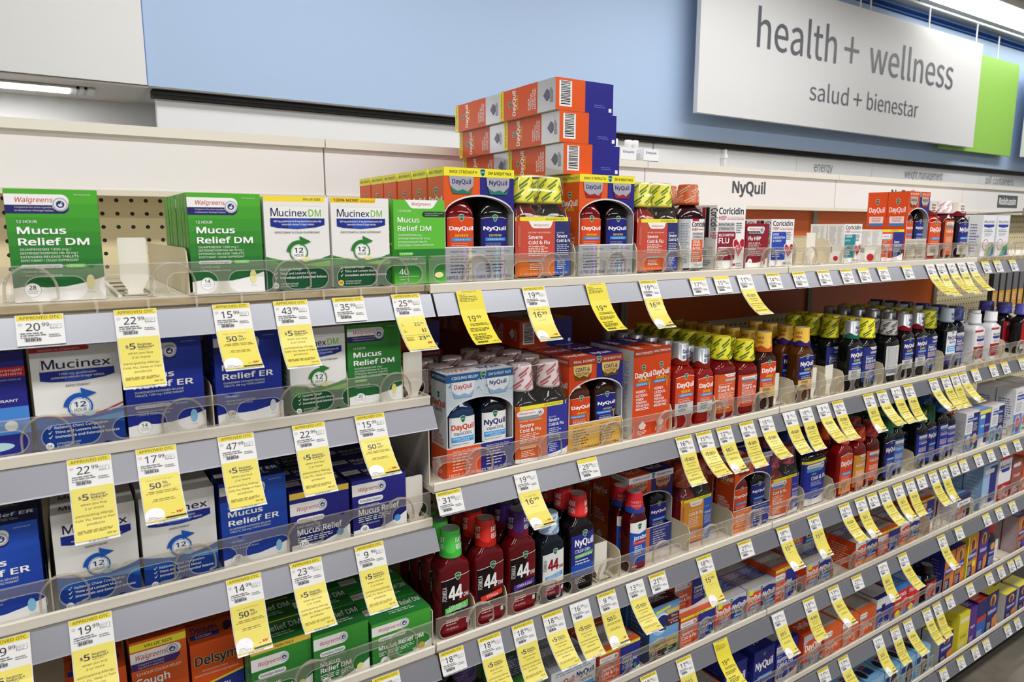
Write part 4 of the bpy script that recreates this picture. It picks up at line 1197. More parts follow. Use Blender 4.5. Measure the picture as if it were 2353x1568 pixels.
for b, (x0, x1, nm) in BAYS.items():
    t = link('shelving_bay', None, None, ((x0 + x1) / 2, 1.5, 0)); xc = (x0 + x1) / 2
    tag(t, {'S': 'cream shelving bay at the left with open pegboard', 'A': 'cream shelving bay second from left, behind stacked orange cartons', 'B': 'cream shelving bay third from left with dark lettered header', 'C': 'cream shelving bay fourth from left with an orange back', 'D': 'pegboard shelving bay at the far right end'}[b], 'shelving unit', 'bays of the shelving run')
    hw = (x1 - x0) / 2 + .0012
    link('back_panel', quick([(-hw, .07, EYE - 1.55, hw, .09, EYE + .19, PEG)]).mesh('back_panel'), t)
    hp = MB(); hp.box(-hw + .0008, -.022, EYE + .062, hw - .0008, -.004, EYE + .164, HEADW)
    hp.box(-hw, -.03, EYE + .056, hw, -.002, EYE + .066, CREAM)
    F = Face(hp, lambda x, y, o, xc=xc: (x - xc, -.022 - o, EYE + y), 1, 1, .0005)
    if b == 'B': F.T('#50545C', 'NyQuil', 1.788, .104, .037, b=4, w=.16, res=3); F.L('#B8B4AE', 1.50, .068, 1.56, .074, 1)
    if b == 'C': F.T('#50545C', 'NyQuil', 2.695, .104, .037, b=4, w=.165, res=3)
    if b == 'D': F.R('#54585E', 3.575, .086, 3.775, .142); F.T('#E9E7E2', 'Robitussin', 3.59, .1, .03, b=4, w=.17)
    link('header_panel', hp.mesh('header_panel'), t)
    link('top_trim', quick([(-hw + .0006, -.034, EYE + .163, hw - .0006, .0, EYE + .1805, M('#E9E5DA', .32)), (-hw, .001, EYE + .166, hw, .30, EYE + .170, CREAM)]).mesh('top_trim'), t)
    for sx in (-1, 1): link('upright', quick([(min(sx * hw, sx * (hw - .012)), .046, EYE - 1.5, max(sx * hw, sx * (hw - .012)), .069, EYE + .17, M('#8A8474', .5))]).mesh('upright'), t)
    link('kick_base', quick([(-hw, -.46, 0, hw, -.44, .075, M('#1B1A1C', .5)), (-hw, -.44, .001, hw, .09, .07, M('#1B1A1C', .5))]).mesh('kick_base'), t)
    if b in ('A', 'B', 'C'):
        lo = {'A': -.34, 'B': -.305, 'C': -.5}[b]
        link('back_card', quick([(-hw + .006, .055, EYE + lo, hw - .006, .058, EYE + .056, M('#C4602A' if b != 'A' else '#9A452A', .3))]).mesh('back_card'), t)


def fence(x0, x1, zb, hgt=.0445):
    """clear shelf fence with pill-shaped openings"""
    mb = MB(); n = 12; p = (x1 - x0) / n; th = .0018; W2, H2 = .031, .0142; zc = .0165
    e = .0014
    for k in range(n):
        xc = x0 + p * (k + .5)
        pill, cell, N = [], [], 32
        for i in range(N):
            a = 2 * math.pi * (i + .5) / N
            c, s_ = math.cos(a), math.sin(a)
            L = W2 - H2
            # pill outline by support point
            if abs(c) < .35: px = L * c / .35; pz = math.copysign(H2, s_)
            else:
                q = math.acos(min(1, (abs(c) - .35) / .65)); px = math.copysign(L + H2 * math.cos(q), c); pz = math.copysign(H2 * math.sin(q), s_)
            pill.append((xc + px, zc + pz))
            m_ = max(abs(c), abs(s_)); sx, sz = c / m_, s_ / m_
            cell.append((xc + sx * p / 2, zc + (sz * (hgt - zc) if sz > 0 else sz * zc)))
        for yy in (0, th):
            vs = [(a, yy, b) for a, b in cell] + [(a, yy, b) for a, b in pill]
            fs = [(i, (i + 1) % N, N + (i + 1) % N, N + i) for i in range(N)]
            mb.add(vs, fs, PLASTIC)
        vs = [(a, 0, b) for a, b in pill] + [(a, th, b) for a, b in pill]
        mb.add(vs, [(i, (i + 1) % N, N + (i + 1) % N, N + i) for i in range(N)], EDGE)
        # rim ring round each opening, paler plastic painting in the edge highlights
        vs = [(a, -.0006, b) for a, b in pill] + [(xc + (a - xc) * 1.03, -.0006, zc + (b - zc) * 1.07) for a, b in pill]
        mb.add(vs, [(i, (i + 1) % N, N + (i + 1) % N, N + i) for i in range(N)], EDGE)
    mb.add([(x0, 0, hgt), (x1, 0, hgt), (x1, th, hgt), (x0, th, hgt)], [(0, 1, 2, 3)], EDGE)
    for x in (x0, x1): mb.add([(x, 0, 0), (x, th, 0), (x, th, hgt), (x, 0, hgt)], [(0, 1, 2, 3)], EDGE)
    mb.add([(x0, -.0003, hgt - .0012), (x1, -.0003, hgt - .0012), (x1, -.0003, hgt), (x0, -.0003, hgt)], [(0, 1, 2, 3)], EDGE)
    return mb.mesh('fence_panel')


LOOP = None


def loop_mesh():
    mb = MB(); pts = []
    for k in range(19):
        a = math.pi * (1 - k / 18)
        pts.append((.0265 * math.cos(a), 0, .014 + .029 * math.sin(a)))
    pts = [(-.0265, 0, .001)] + pts + [(.0265, 0, .004), (.018, 0, .001)]
    mb.tube(pts, .0016, clear('loop', '#EDE6DC', .3, .9), 8, .0035)
    return mb.mesh('loop')


LOOP = loop_mesh()
FENCES = {}
for sk, lt in LIPZ.items():
    for b in (('S',) if sk[0] == 'S' else ('A', 'B', 'C')):
        x0, x1, nm = BAYS[b]; lv = int(sk[1]); dz = DECK[sk]; hw = (x1 - x0) / 2
        t = link('gondola_shelf', None, None, ((x0 + x1) / 2, 1.0, EYE + lt))
        tag(t, 'cream metal shelf with grey price rail, %s one in the %s' % (SHN[lv], nm), 'shelf', 'cream shelves of the run')
        hasclear = (sk == 'S1') or (b == 'C' and lv in (1, 2))
        link('deck', quick([(-hw, .014 if hasclear else .0035, dz - lt - .012, hw, .543, dz - lt - .0006, CREAM)]).mesh('deck'), t)
        lip = MB()
        if hasclear:
            n = 16; pw = 2 * hw / n; CB = clear('tray', '#F6F2E8', .06, .9)
            for k in range(n):
                lip.box(-hw + pw * k + .001, -.001, -.0155, -hw + pw * (k + 1) - .001, .0125, -.001, CB)
            for k in range(n):
                lip.add([(-hw + pw * k, -.002, -.0155), (-hw + pw * k + .003, -.002, -.0155), (-hw + pw * k + .003, -.002, 0), (-hw + pw * k, -.002, 0)], [(0, 1, 2, 3)], EDGE)
            lip.box(-hw, -.0015, -.0015, hw, .003, .0, EDGE)
            link('clear_tray_edge', lip.mesh('clear_tray_edge'), t)
            link('front_lip', quick([(-hw, -.003, -.0185, hw, .036, -.0157, CREAM)]).mesh('front_lip'), t)
        else:
            r = .002
            lip.loft([[(x, y, z) for y, z in ((0, -.0145), (0, -r), (r, 0), (.0035, 0), (.0035, -.0145))] for x in (-hw, hw)], CREAM, smooth=False)
            link('front_lip', lip.mesh('front_lip'), t)
        rl = MB()
        prof = [(-.008, -.0148), (-.0245, -.0475), (-.0255, -.0490), (-.0235, -.0494), (-.0215, -.0478), (-.003, -.0148)]
        rl.loft([[(x, y, z) for y, z in prof] for x in (-hw, hw)], RAIL, smooth=False)
        rl.add([(x, y, z) for x in (-hw, hw) for y, z in ((-.0218, -.0432), (-.0228, -.0451))], [(0, 2, 3, 1)], M('#C9CACE', .3))
        link('price_rail', rl.mesh('price_rail'), t)
        # fence standing behind the lip, with its pull loops
        fk = round(2 * hw, 4)
        if lv in (5, 6) and b == 'C': continue
        if fk not in FENCES: FENCES[fk] = fence(-hw + .001, hw - .001, 0)
        ft = link('shelf_fence', None, None, ((x0 + x1) / 2, 1.004, EYE + max(lt - .0005, dz)))
        tag(ft, 'clear plastic fence with pill-shaped openings along the %s shelf, %s' % (SHN[lv], nm), 'shelf fence', 'clear fences along the shelves')
        link('fence_panel', FENCES[fk], ft)
        for k in range(6):
            xl = x0 + .0945 + .1524 * k
            if sk[0] == 'S': xl = -.175 + .1545 * k
            if b == 'C' and k > 3: continue
            if sk in ('R5', 'R6') and b == 'A': continue
            if xl < x1 - .04: link('loop', LOOP, ft, (xl - (x0 + x1) / 2, .0075, 0))
# tall side plate at the left end of the second bay's shelves
for z0, z1, lb in ((-.4285, -.305, 'second'), (-.719, -.66, 'third')):
    mb = MB(); mb.box(.5035, 1.02, z0, .5055, 1.54, z1, CREAM)
    tag(link('side_plate', mb.mesh('side_plate'), None, (0, 0, EYE)), 'cream side plate at the left end of the %s shelf, second bay' % lb, 'shelf side plate', 'shelf side plates')

DIV = MB(); pts = [(0, 0), (0, .045), (.006, .058), (.02, .062), (.42, .062), (.42, 0)]
DIV.prism(pts, -.0008, .0008, lambda a, b, d: (d, a, b), M('#D9CDB0', .4)); DIV = DIV.mesh('shelf_divider')
PUSH = MB(); PUSH.prism([(-.015, .076), (.015, .076), (.0165, .074), (.0165, .022), (.009, .008), (.009, 0), (-.009, 0), (-.009, .008), (-.0165, .022), (-.0165, .074)], 0, .002, lambda a, b, d: (a, d, b), M('#EAE5DA', .4))
PUSH.box(-.010, .002, 0, .010, .05, .004, CREAM); PUSH.box(-.014, -.012, 0, .014, 0, .003, CREAM)
PADDLE = PUSH.mesh('paddle')
TRK = MB(); TRK.box(-.022, -.018, 0, -.018, .36, .004, CREAM); TRK.box(.018, -.018, 0, .022, .36, .004, CREAM); TRK.box(-.018, -.018, 0, .018, .36, .0015, M('#BDB29A', .5))
for k in range(4): TRK.box(-.015, -.016 + k * .08, .0015, .015, .01 + k * .08, .002, M('#4A443A', .6))
TRACK = TRK.mesh('track')
divs = {'S1': [.153], 'S2': [.172, .3655, .4565], 'S3': [-.034], 'R1': [.8045, .957, 1.0785, 1.462, 1.597, 2.044], 'R2': [.932, 1.0705, 1.2068, 1.489, 1.6205, 1.698, 1.887, 2.216, 2.62], 'R3': [.587, .655, .936, 1.141, 1.2875, 1.561, 1.689, 2.096], 'R4': [1.555, 1.72, 2.235, 2.52]}
cnt = {}
for sk, xs in divs.items():
    for x in xs:
        b = [q for q in BAYS if BAYS[q][0] <= x <= BAYS[q][1] and ((q == 'S') == (sk[0] == 'S'))][0]
        cnt[(sk, b)] = cnt.get((sk, b), 0) + 1
        o = link('shelf_divider', DIV, None, (x, 1.0135, EYE + DECK[sk]))
        tag(o, 'thin cream divider plate, %s from left on the %s shelf, %s' % (ORD[cnt[(sk, b)]], SHN[int(sk[1])], BAYS[b][2]), 'shelf divider', 'cream shelf dividers')
push = {'S1': [(.092, 1.04)], 'S2': [(.478, 1.02)], 'S3': [(.479, 1.03)], 'R1': [(1.541, 1.03), (2.61, 1.055)], 'R2': [(1.4545, 1.045), (1.593, 1.035), (1.664, 1.035), (2.645, 1.055)], 'R3': [(.900, 1.035)], 'R5': [(2.80, 1.04)]}
cnt = {}
for sk, xs in push.items():
    for x, y in xs:
        b = [q for q in BAYS if BAYS[q][0] <= x <= BAYS[q][1] and ((q == 'S') == (sk[0] == 'S'))][0]
        cnt[(sk, b)] = cnt.get((sk, b), 0) + 1
        t = link('shelf_pusher', None, None, (x, y, EYE + DECK[sk]))
        tag(t, 'white pusher paddle in an empty slot, %s from left, %s shelf, %s' % (ORD[cnt[(sk, b)]], SHN[int(sk[1])], BAYS[b][2]), 'shelf pusher', 'white pusher paddles')
        link('paddle', PADDLE, t); link('track', TRACK, t)


# ---------------------------------------------------------------- the goods
GN, BL_ = ('GUAIFENESIN 1200 mg /', 'DEXTROMETHORPHAN HBr 60 mg /', 'EXTENDED-RELEASE TABLETS', 'EXPECTORANT / COUGH SUPPRESSANT'), ('GUAIFENESIN EXTENDED-RELEASE', 'TABLETS, 1200 mg / EXPECTORANT')
BL6 = ('GUAIFENESIN EXTENDED-RELEASE', 'TABLETS, 600 mg / EXPECTORANT')
GN6 = ('GUAIFENESIN 600 mg /', 'DEXTROMETHORPHAN HBr 30 mg /', 'EXTENDED-RELEASE TABLETS', 'EXPECTORANT / COUGH SUPPRESSANT')
MUCX = ('1200 mg guaifenesin', 'extended-release bi-layer tablets')


def bluered(F):
    F.R('#2A2A86', 0, 0, 1, 1); F.R('#4A8ADA', 0, .2, 1, .48); F.R('#2A2A86', 0, 0, 1, .22); F.R('#C8242E', .3, .77, 1, .86); F.T('#F4E0E0', 'Maximum Strength', .97, .82, .022, 'r', 1, .6); F.T('#F4E0E0', 'ingredient', .97, .785, .022, 'r', 1, .4); F.T('#D6D8F0', 'NDC 0363-0933-28', .95, .735, .014, 'r', w=.3, res=1)
    F.T('#FFFFFF', 'EXPECTORANT', .9, .53, .024, 'r', 1, .5); F.E('#E9EAEE', .8, .3, .07); F.E('#B9DCE4', .55, .11, .26, .045); F.T('#D6D8F0', 'ACTUAL SIZE', .55, .045, .012, 'c', w=.2, res=1)


def C_(w, d, h, c, fr, left=None, top=None, **k):
    return lambda: (carton(w, d, h, c, fr, left, top, **k), [])


def side(c, n=14, tc='#D8D4CE', lo=None):
    def f(L):
        if lo: L.R(lo, 0, 0, 1, .3)
        L.L(tc, .15, .1, .85, .8, n)
    return f


YB = dict(capc='#E9DC2C', stripe='#4E7A2A', capr=(.0235, .0195), cap0=.725, nk=.75, sh=.6, n=3.4, topc='#E9DC2C')
V12 = dict(w=.064, d=.040, H=.186, lz=.17, lh=.47, span=.056)
TPL = {
    'green28': (C_(.0945, .034, .134, '#3C9A36', lambda F: store(F, '#52B034', '#1F6238', 'Mucus', 'Relief DM', GN, '28', '#EFE7A0'), greenside, cl='#3F9A38'), 'medicine_carton', 'green cough tablet carton marked 28'),
    'green14': (C_(.093, .022, .134, '#3C9A36', lambda F: store(F, '#52B034', '#1F6238', 'Mucus', 'Relief DM', GN, '14', '#EFE7A0'), greenside, cl='#56A63C'), 'medicine_carton', 'green cough tablet carton marked 14'),
    'green20': (C_(.0875, .04, .128, '#2F7F38', lambda F: store(F, '#3F9434', '#1F6238', 'Mucus', 'Relief DM', GN6, '20', '#E9E48E', tag1=None), greenside, cl='#2F7F38'), 'medicine_carton', 'green cough tablet carton marked 20'),
    'mdm68': (C_(.0915, .04, .132, '#ECEAE7', lambda F: mdm(F, 'g', '68', 'full'), side('#fff', 10, '#A9A9A4')), 'medicine_carton', 'white green carton marked VALUE SIZE 68'),
    'mdm40': (C_(.0905, .04, .132, '#ECEAE7', lambda F: mdm(F, 'g', '40', 'half'), side('#fff', 10, '#A9A9A4')), 'medicine_carton', 'white green carton marked 100% MORE'),
    'mdm20': (C_(.086, .04, .128, '#ECEAE7', lambda F: mdm(F, 'g', '20'), side('#fff', 12, '#7FA070', '#2F7A36'), cl='#BFD0B4'), 'medicine_carton', 'white green carton marked 20'),
    'lgreen': (C_(.0885, .04, .131, '#5DB63C', lgreen, side('#fff', 10, '#D6EBCB')), 'medicine_carton', 'bright green cough tablet carton marked 40'),
    'bluered': (C_(.094, .04, .128, '#2A2A86', bluered), 'medicine_carton', 'navy carton with red strip'),
    'muc14': (C_(.0945, .04, .13, '#E9E6E2', lambda F: mdm(F, 'b', '14', 'red', sub=MUCX, exp='EXPECTORANT', dm=False, cough='Relieves Chest Congestion', red=True, pill='#BFE0EA'), side('#fff', 10, '#A9A9A4', '#1E5BB8')), 'medicine_carton', 'white blue carton with red corner'),
    'muc20': (C_(.0935, .04, .131, '#E9E6E2', lambda F: mdm(F, 'b', '20', None, sub=('600 mg guaifenesin', MUCX[1]), exp='EXPECTORANT', dm=False, cough='Relieves Chest Congestion', pill='#A9D6EA'), side('#fff', 10, '#A9A9A4', '#1E5BB8'), lambda T: T.T('#2A2B40', 'Mucinex', .1, .3, .4, b=2, w=.5)), 'medicine_carton', 'white blue carton with arrow dial'),
    'er14': (C_(.0945, .04, .13, '#2438A6', lambda F: store(F, '#2A3FB0', '#1F2F92', 'Mucus', 'Relief ER', BL_, '14', '#8CC4E6', pc='#3464C8'), side('#fff', 8, '#5A6AC0')), 'medicine_carton', 'royal blue tablet carton marked 14'),
    'er100': (C_(.0895, .04, .13, '#2438A6', lambda F: store(F, '#2A3FB0', '#1F2F92', 'Mucus', 'Relief ER', BL6, '100', '#D9D9DE', tag1=None, pc='#3464C8'), side('#fff', 8, '#5A6AC0')), 'medicine_carton', 'royal blue tablet carton marked 100'),
    'er20': (C_(.0925, .05, .131, '#2448B0', lambda F: store(F, '#2A56BE', '#1F3C9C', 'Mucus', 'Relief ER', BL6, '20', '#8CC4E6', tag1=None, pc='#3464C8'), side('#fff', 8, '#5A6AC0'), irtop('#1E2A66', 'Relief ER')), 'medicine_carton', 'bright blue tablet carton marked 20'),
    'db120': (C_(.0915, .055, .095, '#26267A', lambda F: irbox(F, '#2C2C8A', '#22226E', 'Immediate Release', 'CHEST CONGESTION', 'Mucus Relief', None, '120', '#4C9AD8', top='VALUE SIZE'), side('#fff', 8, '#5A5AA0'), irtop('#1E1E5A', 'Mucus Relief')), 'medicine_carton', 'dark navy carton marked 120'),
    'db30': (C_(.0915, .055, .095, '#26267A', lambda F: irbox(F, '#2C2C8A', '#22226E', 'Immediate Release', 'CHEST CONGESTION', 'Mucus Relief', None, '30', '#4C9AD8'), side('#fff', 8, '#5A5AA0'), irtop('#1E1E5A', 'Mucus Relief')), 'medicine_carton', 'dark navy carton marked 30'),
    'gtwin': (C_(.0915, .06, .10, '#2F7F38', lambda F: irbox(F, '#3F9434', '#1F6A36', 'Immediate Release', 'COUGH', 'Mucus', 'Relief DM', '60', '#E9E48E', top='TWIN PACK'), side('#fff', 8, '#8ABF80'), irtop('#256A33', 'Relief DM')), 'medicine_carton', 'green carton with yellow TWIN PACK band'),
    'gimm': (C_(.0905, .06, .095, '#2F7F38', lambda F: irbox(F, '#3F9434', '#1F6A36', 'Immediate Release', 'COUGH', 'Mucus', 'Relief DM', '30', '#E9E48E'), side('#fff', 8, '#8ABF80'), irtop('#256A33', 'Relief DM')), 'medicine_carton', 'green Immediate Release carton marked 30'),
    'gliq': (C_(.108, .055, .082, '#2F7F38', lambda F: irbox(F, '#46A034', '#2A7A36', 'Liquid Gel Form', 'COUGH', 'Mucus Relief DM', None, '30', '#C9A44A'), side('#fff', 8, '#8ABF80'), irtop('#2A7A36', 'Mucus Relief DM')), 'medicine_carton', 'wide green Liquid Gel Form carton'),
    'delsym': (C_(.0735, .06, .11, '#D9501C', delsym, side('#fff', 8, '#F0B89A'), delsymtop), 'medicine_carton', 'orange cough syrup carton with yellow name'),
    'cough': (C_(.0735, .06, .142, '#D45A20', coughbox, side('#fff', 8, '#F0B89A'), graytop('#B8481A', '#B8481A')), 'medicine_carton', 'orange 12-hour cough carton marked VALUE SIZE'),
    'c_sev': (lambda: combo('sev'), 'twin_pack_carton', 'silver based orange navy two-bottle carton'),
    'c_sev2': (lambda: combo('sev2'), 'twin_pack_carton', 'silver based orange navy twin carton'),
    'c_vap': (lambda: combo('vap'), 'twin_pack_carton', 'icy blue COOLING RELIEF two-bottle carton'),
    'c_hon': (lambda: combo('hon'), 'twin_pack_carton', 'honey coloured REAL HONEY two-bottle carton'),
    'c_pow': (lambda: combo('pow'), 'twin_pack_carton', 'orange navy two-bottle carton, white band'),
    'c_hbp': (lambda: combo('hbp'), 'twin_pack_carton', 'tall orange high blood pressure carton'),
    'twin1': (lambda: twin('#C9503E', '#30356E', ('#D4702E', '#3A5AAE'), '#E4DA3C', '#5E8A2E', ('#5A1016', '#1A1416'), 'dip'), 'twin_bottle_pack', 'yellow-capped red and navy bottle pair'),
    'twin2': (lambda: twin('#C9503E', '#30356E', ('#D4602E', '#3A4A9E'), '#E4DA3C', '#5E8A2E', ('#7A1014', '#1A1416'), 'dip', H=.174, w=.116), 'twin_bottle_pack', 'narrower yellow-capped red and navy bottle pair'),
    'twinB': (lambda: twin('#D4602E', '#34389A', None, '#E3D2D2', '#C25A62', ('#0E0D10', '#0E0D10'), 'seal', black=True, H=.182), 'twin_bottle_pack', 'pale-capped black bottle pair'),
    'twinY': (lambda: twin('#DE9430', '#3560C0', ('#CE7428', '#3058B8'), '#B8412A', '#D8824A', ('#6E1418', '#15120F'), 'dip', t='', H=.182, w=.104), 'twin_bottle_pack', 'amber and blue labelled bottle pair'),
    'twinO': (lambda: twin('#D4602E', '#34389A', None, '#B8485A', '#7A2A3A', ('#6E1418', '#1A1614'), 'seal', t='', H=.175, w=.118), 'twin_bottle_pack', 'orange and navy labelled bottle pair'),
    'coribot': (lambda: bottle(.076, .05, .176, '#2A0A12', '#B8511E', stripes('#E0B090', n=5), coril, .03, .57, .074, (.0235, .0198), .79, .76, .62, 3.2, topc='#B8511E'), 'medicine_bottle', 'dark bottle with burnt orange cap'),
    'coriflu': (C_(.092, .045, .135, '#EDECEA', lambda F: cori(F, '#8E1F33', ('MULTI-SYMPTOM', 'FLU')), coriside), 'medicine_carton', 'tall white heart carton MULTI-SYMPTOM FLU'),
    'fluhbp': (C_(.076, .04, .097, '#8E1F2E', fluhbp, side('#fff', 8, '#C08088')), 'medicine_carton', 'dark red Flu HBP carton'),
    'corichest': (C_(.083, .045, .107, '#EDECEA', lambda F: cori(F, '#2A4AB0', ('CHEST', 'CONGESTION', '& COUGH')), coriside), 'medicine_carton', 'white heart carton with blue block'),
    'coricold': (C_(.077, .045, .097, '#EDECEA', lambda F: cori(F, '#2A8A94', ('COLD', '& FLU')), coriback), 'medicine_carton', 'white heart carton with teal block'),
    'walsev': (C_(.105, .07, .083, '#D9572E', lambda F: wsev(F), coriback), 'medicine_carton', 'low orange and navy carton'),
    'dqhbp': (lambda: bottle(.074, .045, .162, '#B4180C', '#CFC4B0', captext(('MAX', 'RELIEF', 'HBP'), '#3A3A80', (.25, .55), .62, .14, .1), lambda F: vlabel(F, '#DC5220', 'DayQuil', ' ', t2='COLD & FLU', low='#CFC4B0'), .06, .6, drip='#8A2A14', trans=.25), 'medicine_bottle', 'bright red bottle with beige cap'),
    'walhbp': (lambda: bottle(.06, .045, .164, '#5A1418', '#EDE6E6', None, lambda F: wlabel(F, '#DC6A2A', 'Cold & Flu'), .06, .6, stripe='#E0A0A4', topc='#EDE6E6', capr=(.021, .0185)), 'medicine_bottle', 'dark red bottle with white striped cap'),
    'nqhbp': (lambda: bottle(.066, .045, .161, '#140C0E', '#D9CFC0', captext(('FAST', 'RELIEF', 'HBP'), '#3A3A80', (.25, .55), .62, .14, .1), lambda F: vlabel(F, '#24247C', 'NyQuil', ' ', t2='COLD & FLU', low='#CFC4B0'), .06, .6, drip='#7A1424'), 'medicine_bottle', 'black bottle with beige cap'),
    'mucbox': (C_(.083, .04, .126, '#E9EAEE', mucbox, side('#fff', 10, '#7A80B0')), 'medicine_carton', 'tall white nasal spray carton'),
    'dq12': (lambda: bottle(liq='#98140C', capc='#B9BBC0', art=SILV('DayQuil'), lab=VD(), metal=.6, drip='#8A2214', trans=.15, **V12), 'medicine_bottle', 'large red bottle with silver cap'),
    'dq8': (lambda: bottle(.054, .036, .169, '#98140C', '#B9BBC0', SILV('DayQuil'), VD(), .17, .47, .048, (.0185, .0165), metal=.6, drip='#8A2214', trans=.15), 'medicine_bottle', 'small red bottle with silver cap'),
    'wal12': (lambda: bottle(.072, .046, .188, '#6E0E10', lab=lambda F: wlabel(F, '#D9602E', low='#CC6226', banner='dip'), lz=.09, lh=.47, span=.068, **YB), 'medicine_bottle', 'large red bottle with yellow cap'),
    'wal8': (lambda: bottle(.068, .042, .173, '#6E0E10', lab=lambda F: wlabel(F, '#D4502E'), lz=.12, lh=.43, span=.064, **YB), 'medicine_bottle', 'smaller red bottle with yellow cap'),
    'dqhon': (lambda: bottle(liq='#34170C', capc='#E0B23C', art=GOLD, lab=lambda F: vlabel(F, '#D9481F', 'DayQuil', 'HONEY', honey=True, low='#D9B060'), drip='#C8562A', **V12), 'medicine_bottle', 'amber bottle with gold cap, orange label'),
    'nqhon': (lambda: bottle(liq='#5A3010', capc='#E0B23C', art=GOLD, lab=lambda F: vlabel(F, '#24247C', 'NyQuil', 'HONEY', honey=True, low='#D9B060'), drip='#3A2470', trans=.2, **V12), 'medicine_bottle', 'amber bottle with gold cap, navy label'),
    'nqsev': (lambda: bottle(liq='#0C0F0E', capc='#B9BBC0', art=SILV('NyQuil'), lab=VN(), metal=.6, drip='#1F6A56', **V12), 'medicine_bottle', 'black bottle with silver cap, green sleeve'),
    'nqred': (lambda: bottle(liq='#120A0C', capc='#B9BBC0', art=SILV('NyQuil'), lab=VN(), metal=.6, drip='#8A1626', **V12), 'medicine_bottle', 'black bottle with silver cap, red sleeve'),
    'walY': (lambda: bottle(.064, .044, .186, '#0D1110', lab=lambda F: wlabel(F, '#2B3684', low='#2E56A8', banner='dip'), lz=.1, lh=.5, span=.06, **YB), 'medicine_bottle', 'black bottle with yellow cap'),
    'silv': (lambda: bottle(.068, .044, .174, '#0D100F', '#A9A7A4', None, backl, .1, .5, .062, (.0225, .0205), .78, .765, n=3.4, stripe='#3A3A3E', topc='#8A8884'), 'medicine_bottle', 'black bottle with grey striped cap'),
    'nqvap': (lambda: bottle(.068, .042, .187, '#0B0F14', '#C4D4E4', captext(('NyQuil', 'VapoCOOL'), '#2A3A7A', (.3, .62), .5, .2, .16), vapl, .1, .55, .058), 'medicine_bottle', 'black bottle with icy white cap'),
    'dblue': (lambda: bottle(.06, .044, .188, '#0C0E14', '#2A3264', None, lambda F: wlabel(F, '#2B3684', low='#2E56A8'), .1, .5, .054, (.0225, .0205), .78, .765, n=3.4, stripe='#6A78B0', topc='#2A3264'), 'medicine_bottle', 'black bottle with dark blue cap'),
    'mucbot': (lambda: bottle(.07, .045, .158, '#DCDCE0', '#E9E9EC', None, whitemuc, .1, .6, .062, (.0185, .0172), .8, .79, .66), 'medicine_bottle', 'white and red plastic bottle'),
    'redlab': (lambda: bottle(.09, .05, .168, '#140C10', '#5A5AB4', None, redl, .05, .58, .08, (.0235, .0215), stripe='#7A7AD0', topc='#5A5AB4', n=3.4), 'medicine_bottle', 'black bottle with red label'),
    'g44': (lambda: bottle(liq='#5E0610', capc='#4CC24A', art=FAST, lab=lambda F: l44(F, '#57C24A', 'COUGH +', 'CHEST CONGESTION'), drip='#4CC24A', topc='#8C958A', **dict(V12, H=.197, lz=.06, lh=.55)), 'medicine_bottle', 'dark red bottle with green cap'),
    'r44': (lambda: bottle(liq='#5E0610', capc='#D92C22', art=FAST, lab=lambda F: l44(F, '#DE3A22', 'COUGH'), drip='#C4241C', topc='#9C8A88', **dict(V12, H=.199, lz=.06, lh=.55)), 'medicine_bottle', 'dark red bottle with red cap'),
    'p44': (lambda: bottle(liq='#5E0610', capc='#4A2474', art=FAST, lab=lambda F: l44(F, '#5A2F94', 'COUGH & COLD'), drip='#7A1830', topc='#8A8690', **dict(V12, H=.199, lz=.06, lh=.55)), 'medicine_bottle', 'dark red bottle with purple cap'),
    'v44': (lambda: bottle(.058, .038, .177, '#0C1722', '#B4C6DA', None, lambda F: l44(F, '#4A9AD8', 'COUGH + CHEST', 'CONGESTION', '#E6E6E4', '#2A2A30', True), .08, .53, .05, (.0205, .0185), stripe='#6A8AB4', topc='#B4C6DA'), 'medicine_bottle', 'smaller black bottle with icy blue cap'),
    'nqc': (lambda: bottle(liq='#12080C', capc='#D8282A', art=MAXC, lab=coughl, topc='#9C8A88', **dict(V12, H=.2, lz=.06, lh=.58)), 'medicine_bottle', 'black cough bottle with red cap'),
    'jar': (lambda: bottle(.05, .036, .172, '#4A060C', '#C4202C', captext(('MIEL', 'SOOTHES'), '#E9A0A4', (.2, .55), .45, .12, .2), jarl, .04, .6, .046, (.0195, .0165), drip='#2A4AA8', topc='#9C8A8C'), 'medicine_bottle', 'red bottle with blue and red cap'),
    'night': (lambda: bottle(.106, .06, .176, '#0E1014', '#2A4EA0', None, nightl, .02, .68, .1, (.0245, .0225), .82, .8, .72, 3.6, stripe='#4A78C8', topc='#2A4EA0'), 'medicine_bottle', 'wide blue NIGHT bottle'),
    'dqred': (lambda: bottle(liq='#8E0A0A', capc='#D4521E', art=None, lab=lambda F: vlabel(F, '#DC4A20', 'DayQuil', ' ', low='#E38A3A'), trans=.2, **dict(V12, w=.07, lz=.05, lh=.6)), 'medicine_bottle', 'red bottle with orange cap'),
    'waloy': (lambda: bottle(.058, .04, .182, '#7A0E10', '#C4301C', None, lambda F: wlabel(F, '#E09A30', 'Cold & Flu', low='#D4702A', banner='dip'), .07, .5, .054, (.0215, .019), n=3.4, stripe='#E08A5A'), 'medicine_bottle', 'red bottle with amber label'),
    'walor': (lambda: bottle(.062, .042, .184, '#5A0C10', '#D4401E', None, lambda F: wlabel(F, '#DC5A2A', 'Cold & Flu', banner='blue'), .1, .47, .058, (.0215, .019), n=3.4, stripe='#4A3A78'), 'medicine_bottle', 'red bottle with orange cap and label'),
    'nqcold': (lambda: bottle(liq='#0C110E', capc='#1F5A34', art=None, lab=lambda F: vlabel(F, '#24247C', 'NyQuil', ' ', low='#2A3AA0'), drip='#1F6A56', **dict(V12, w=.056, span=.05, lz=.06, lh=.58)), 'medicine_bottle', 'black bottle with green cap'),
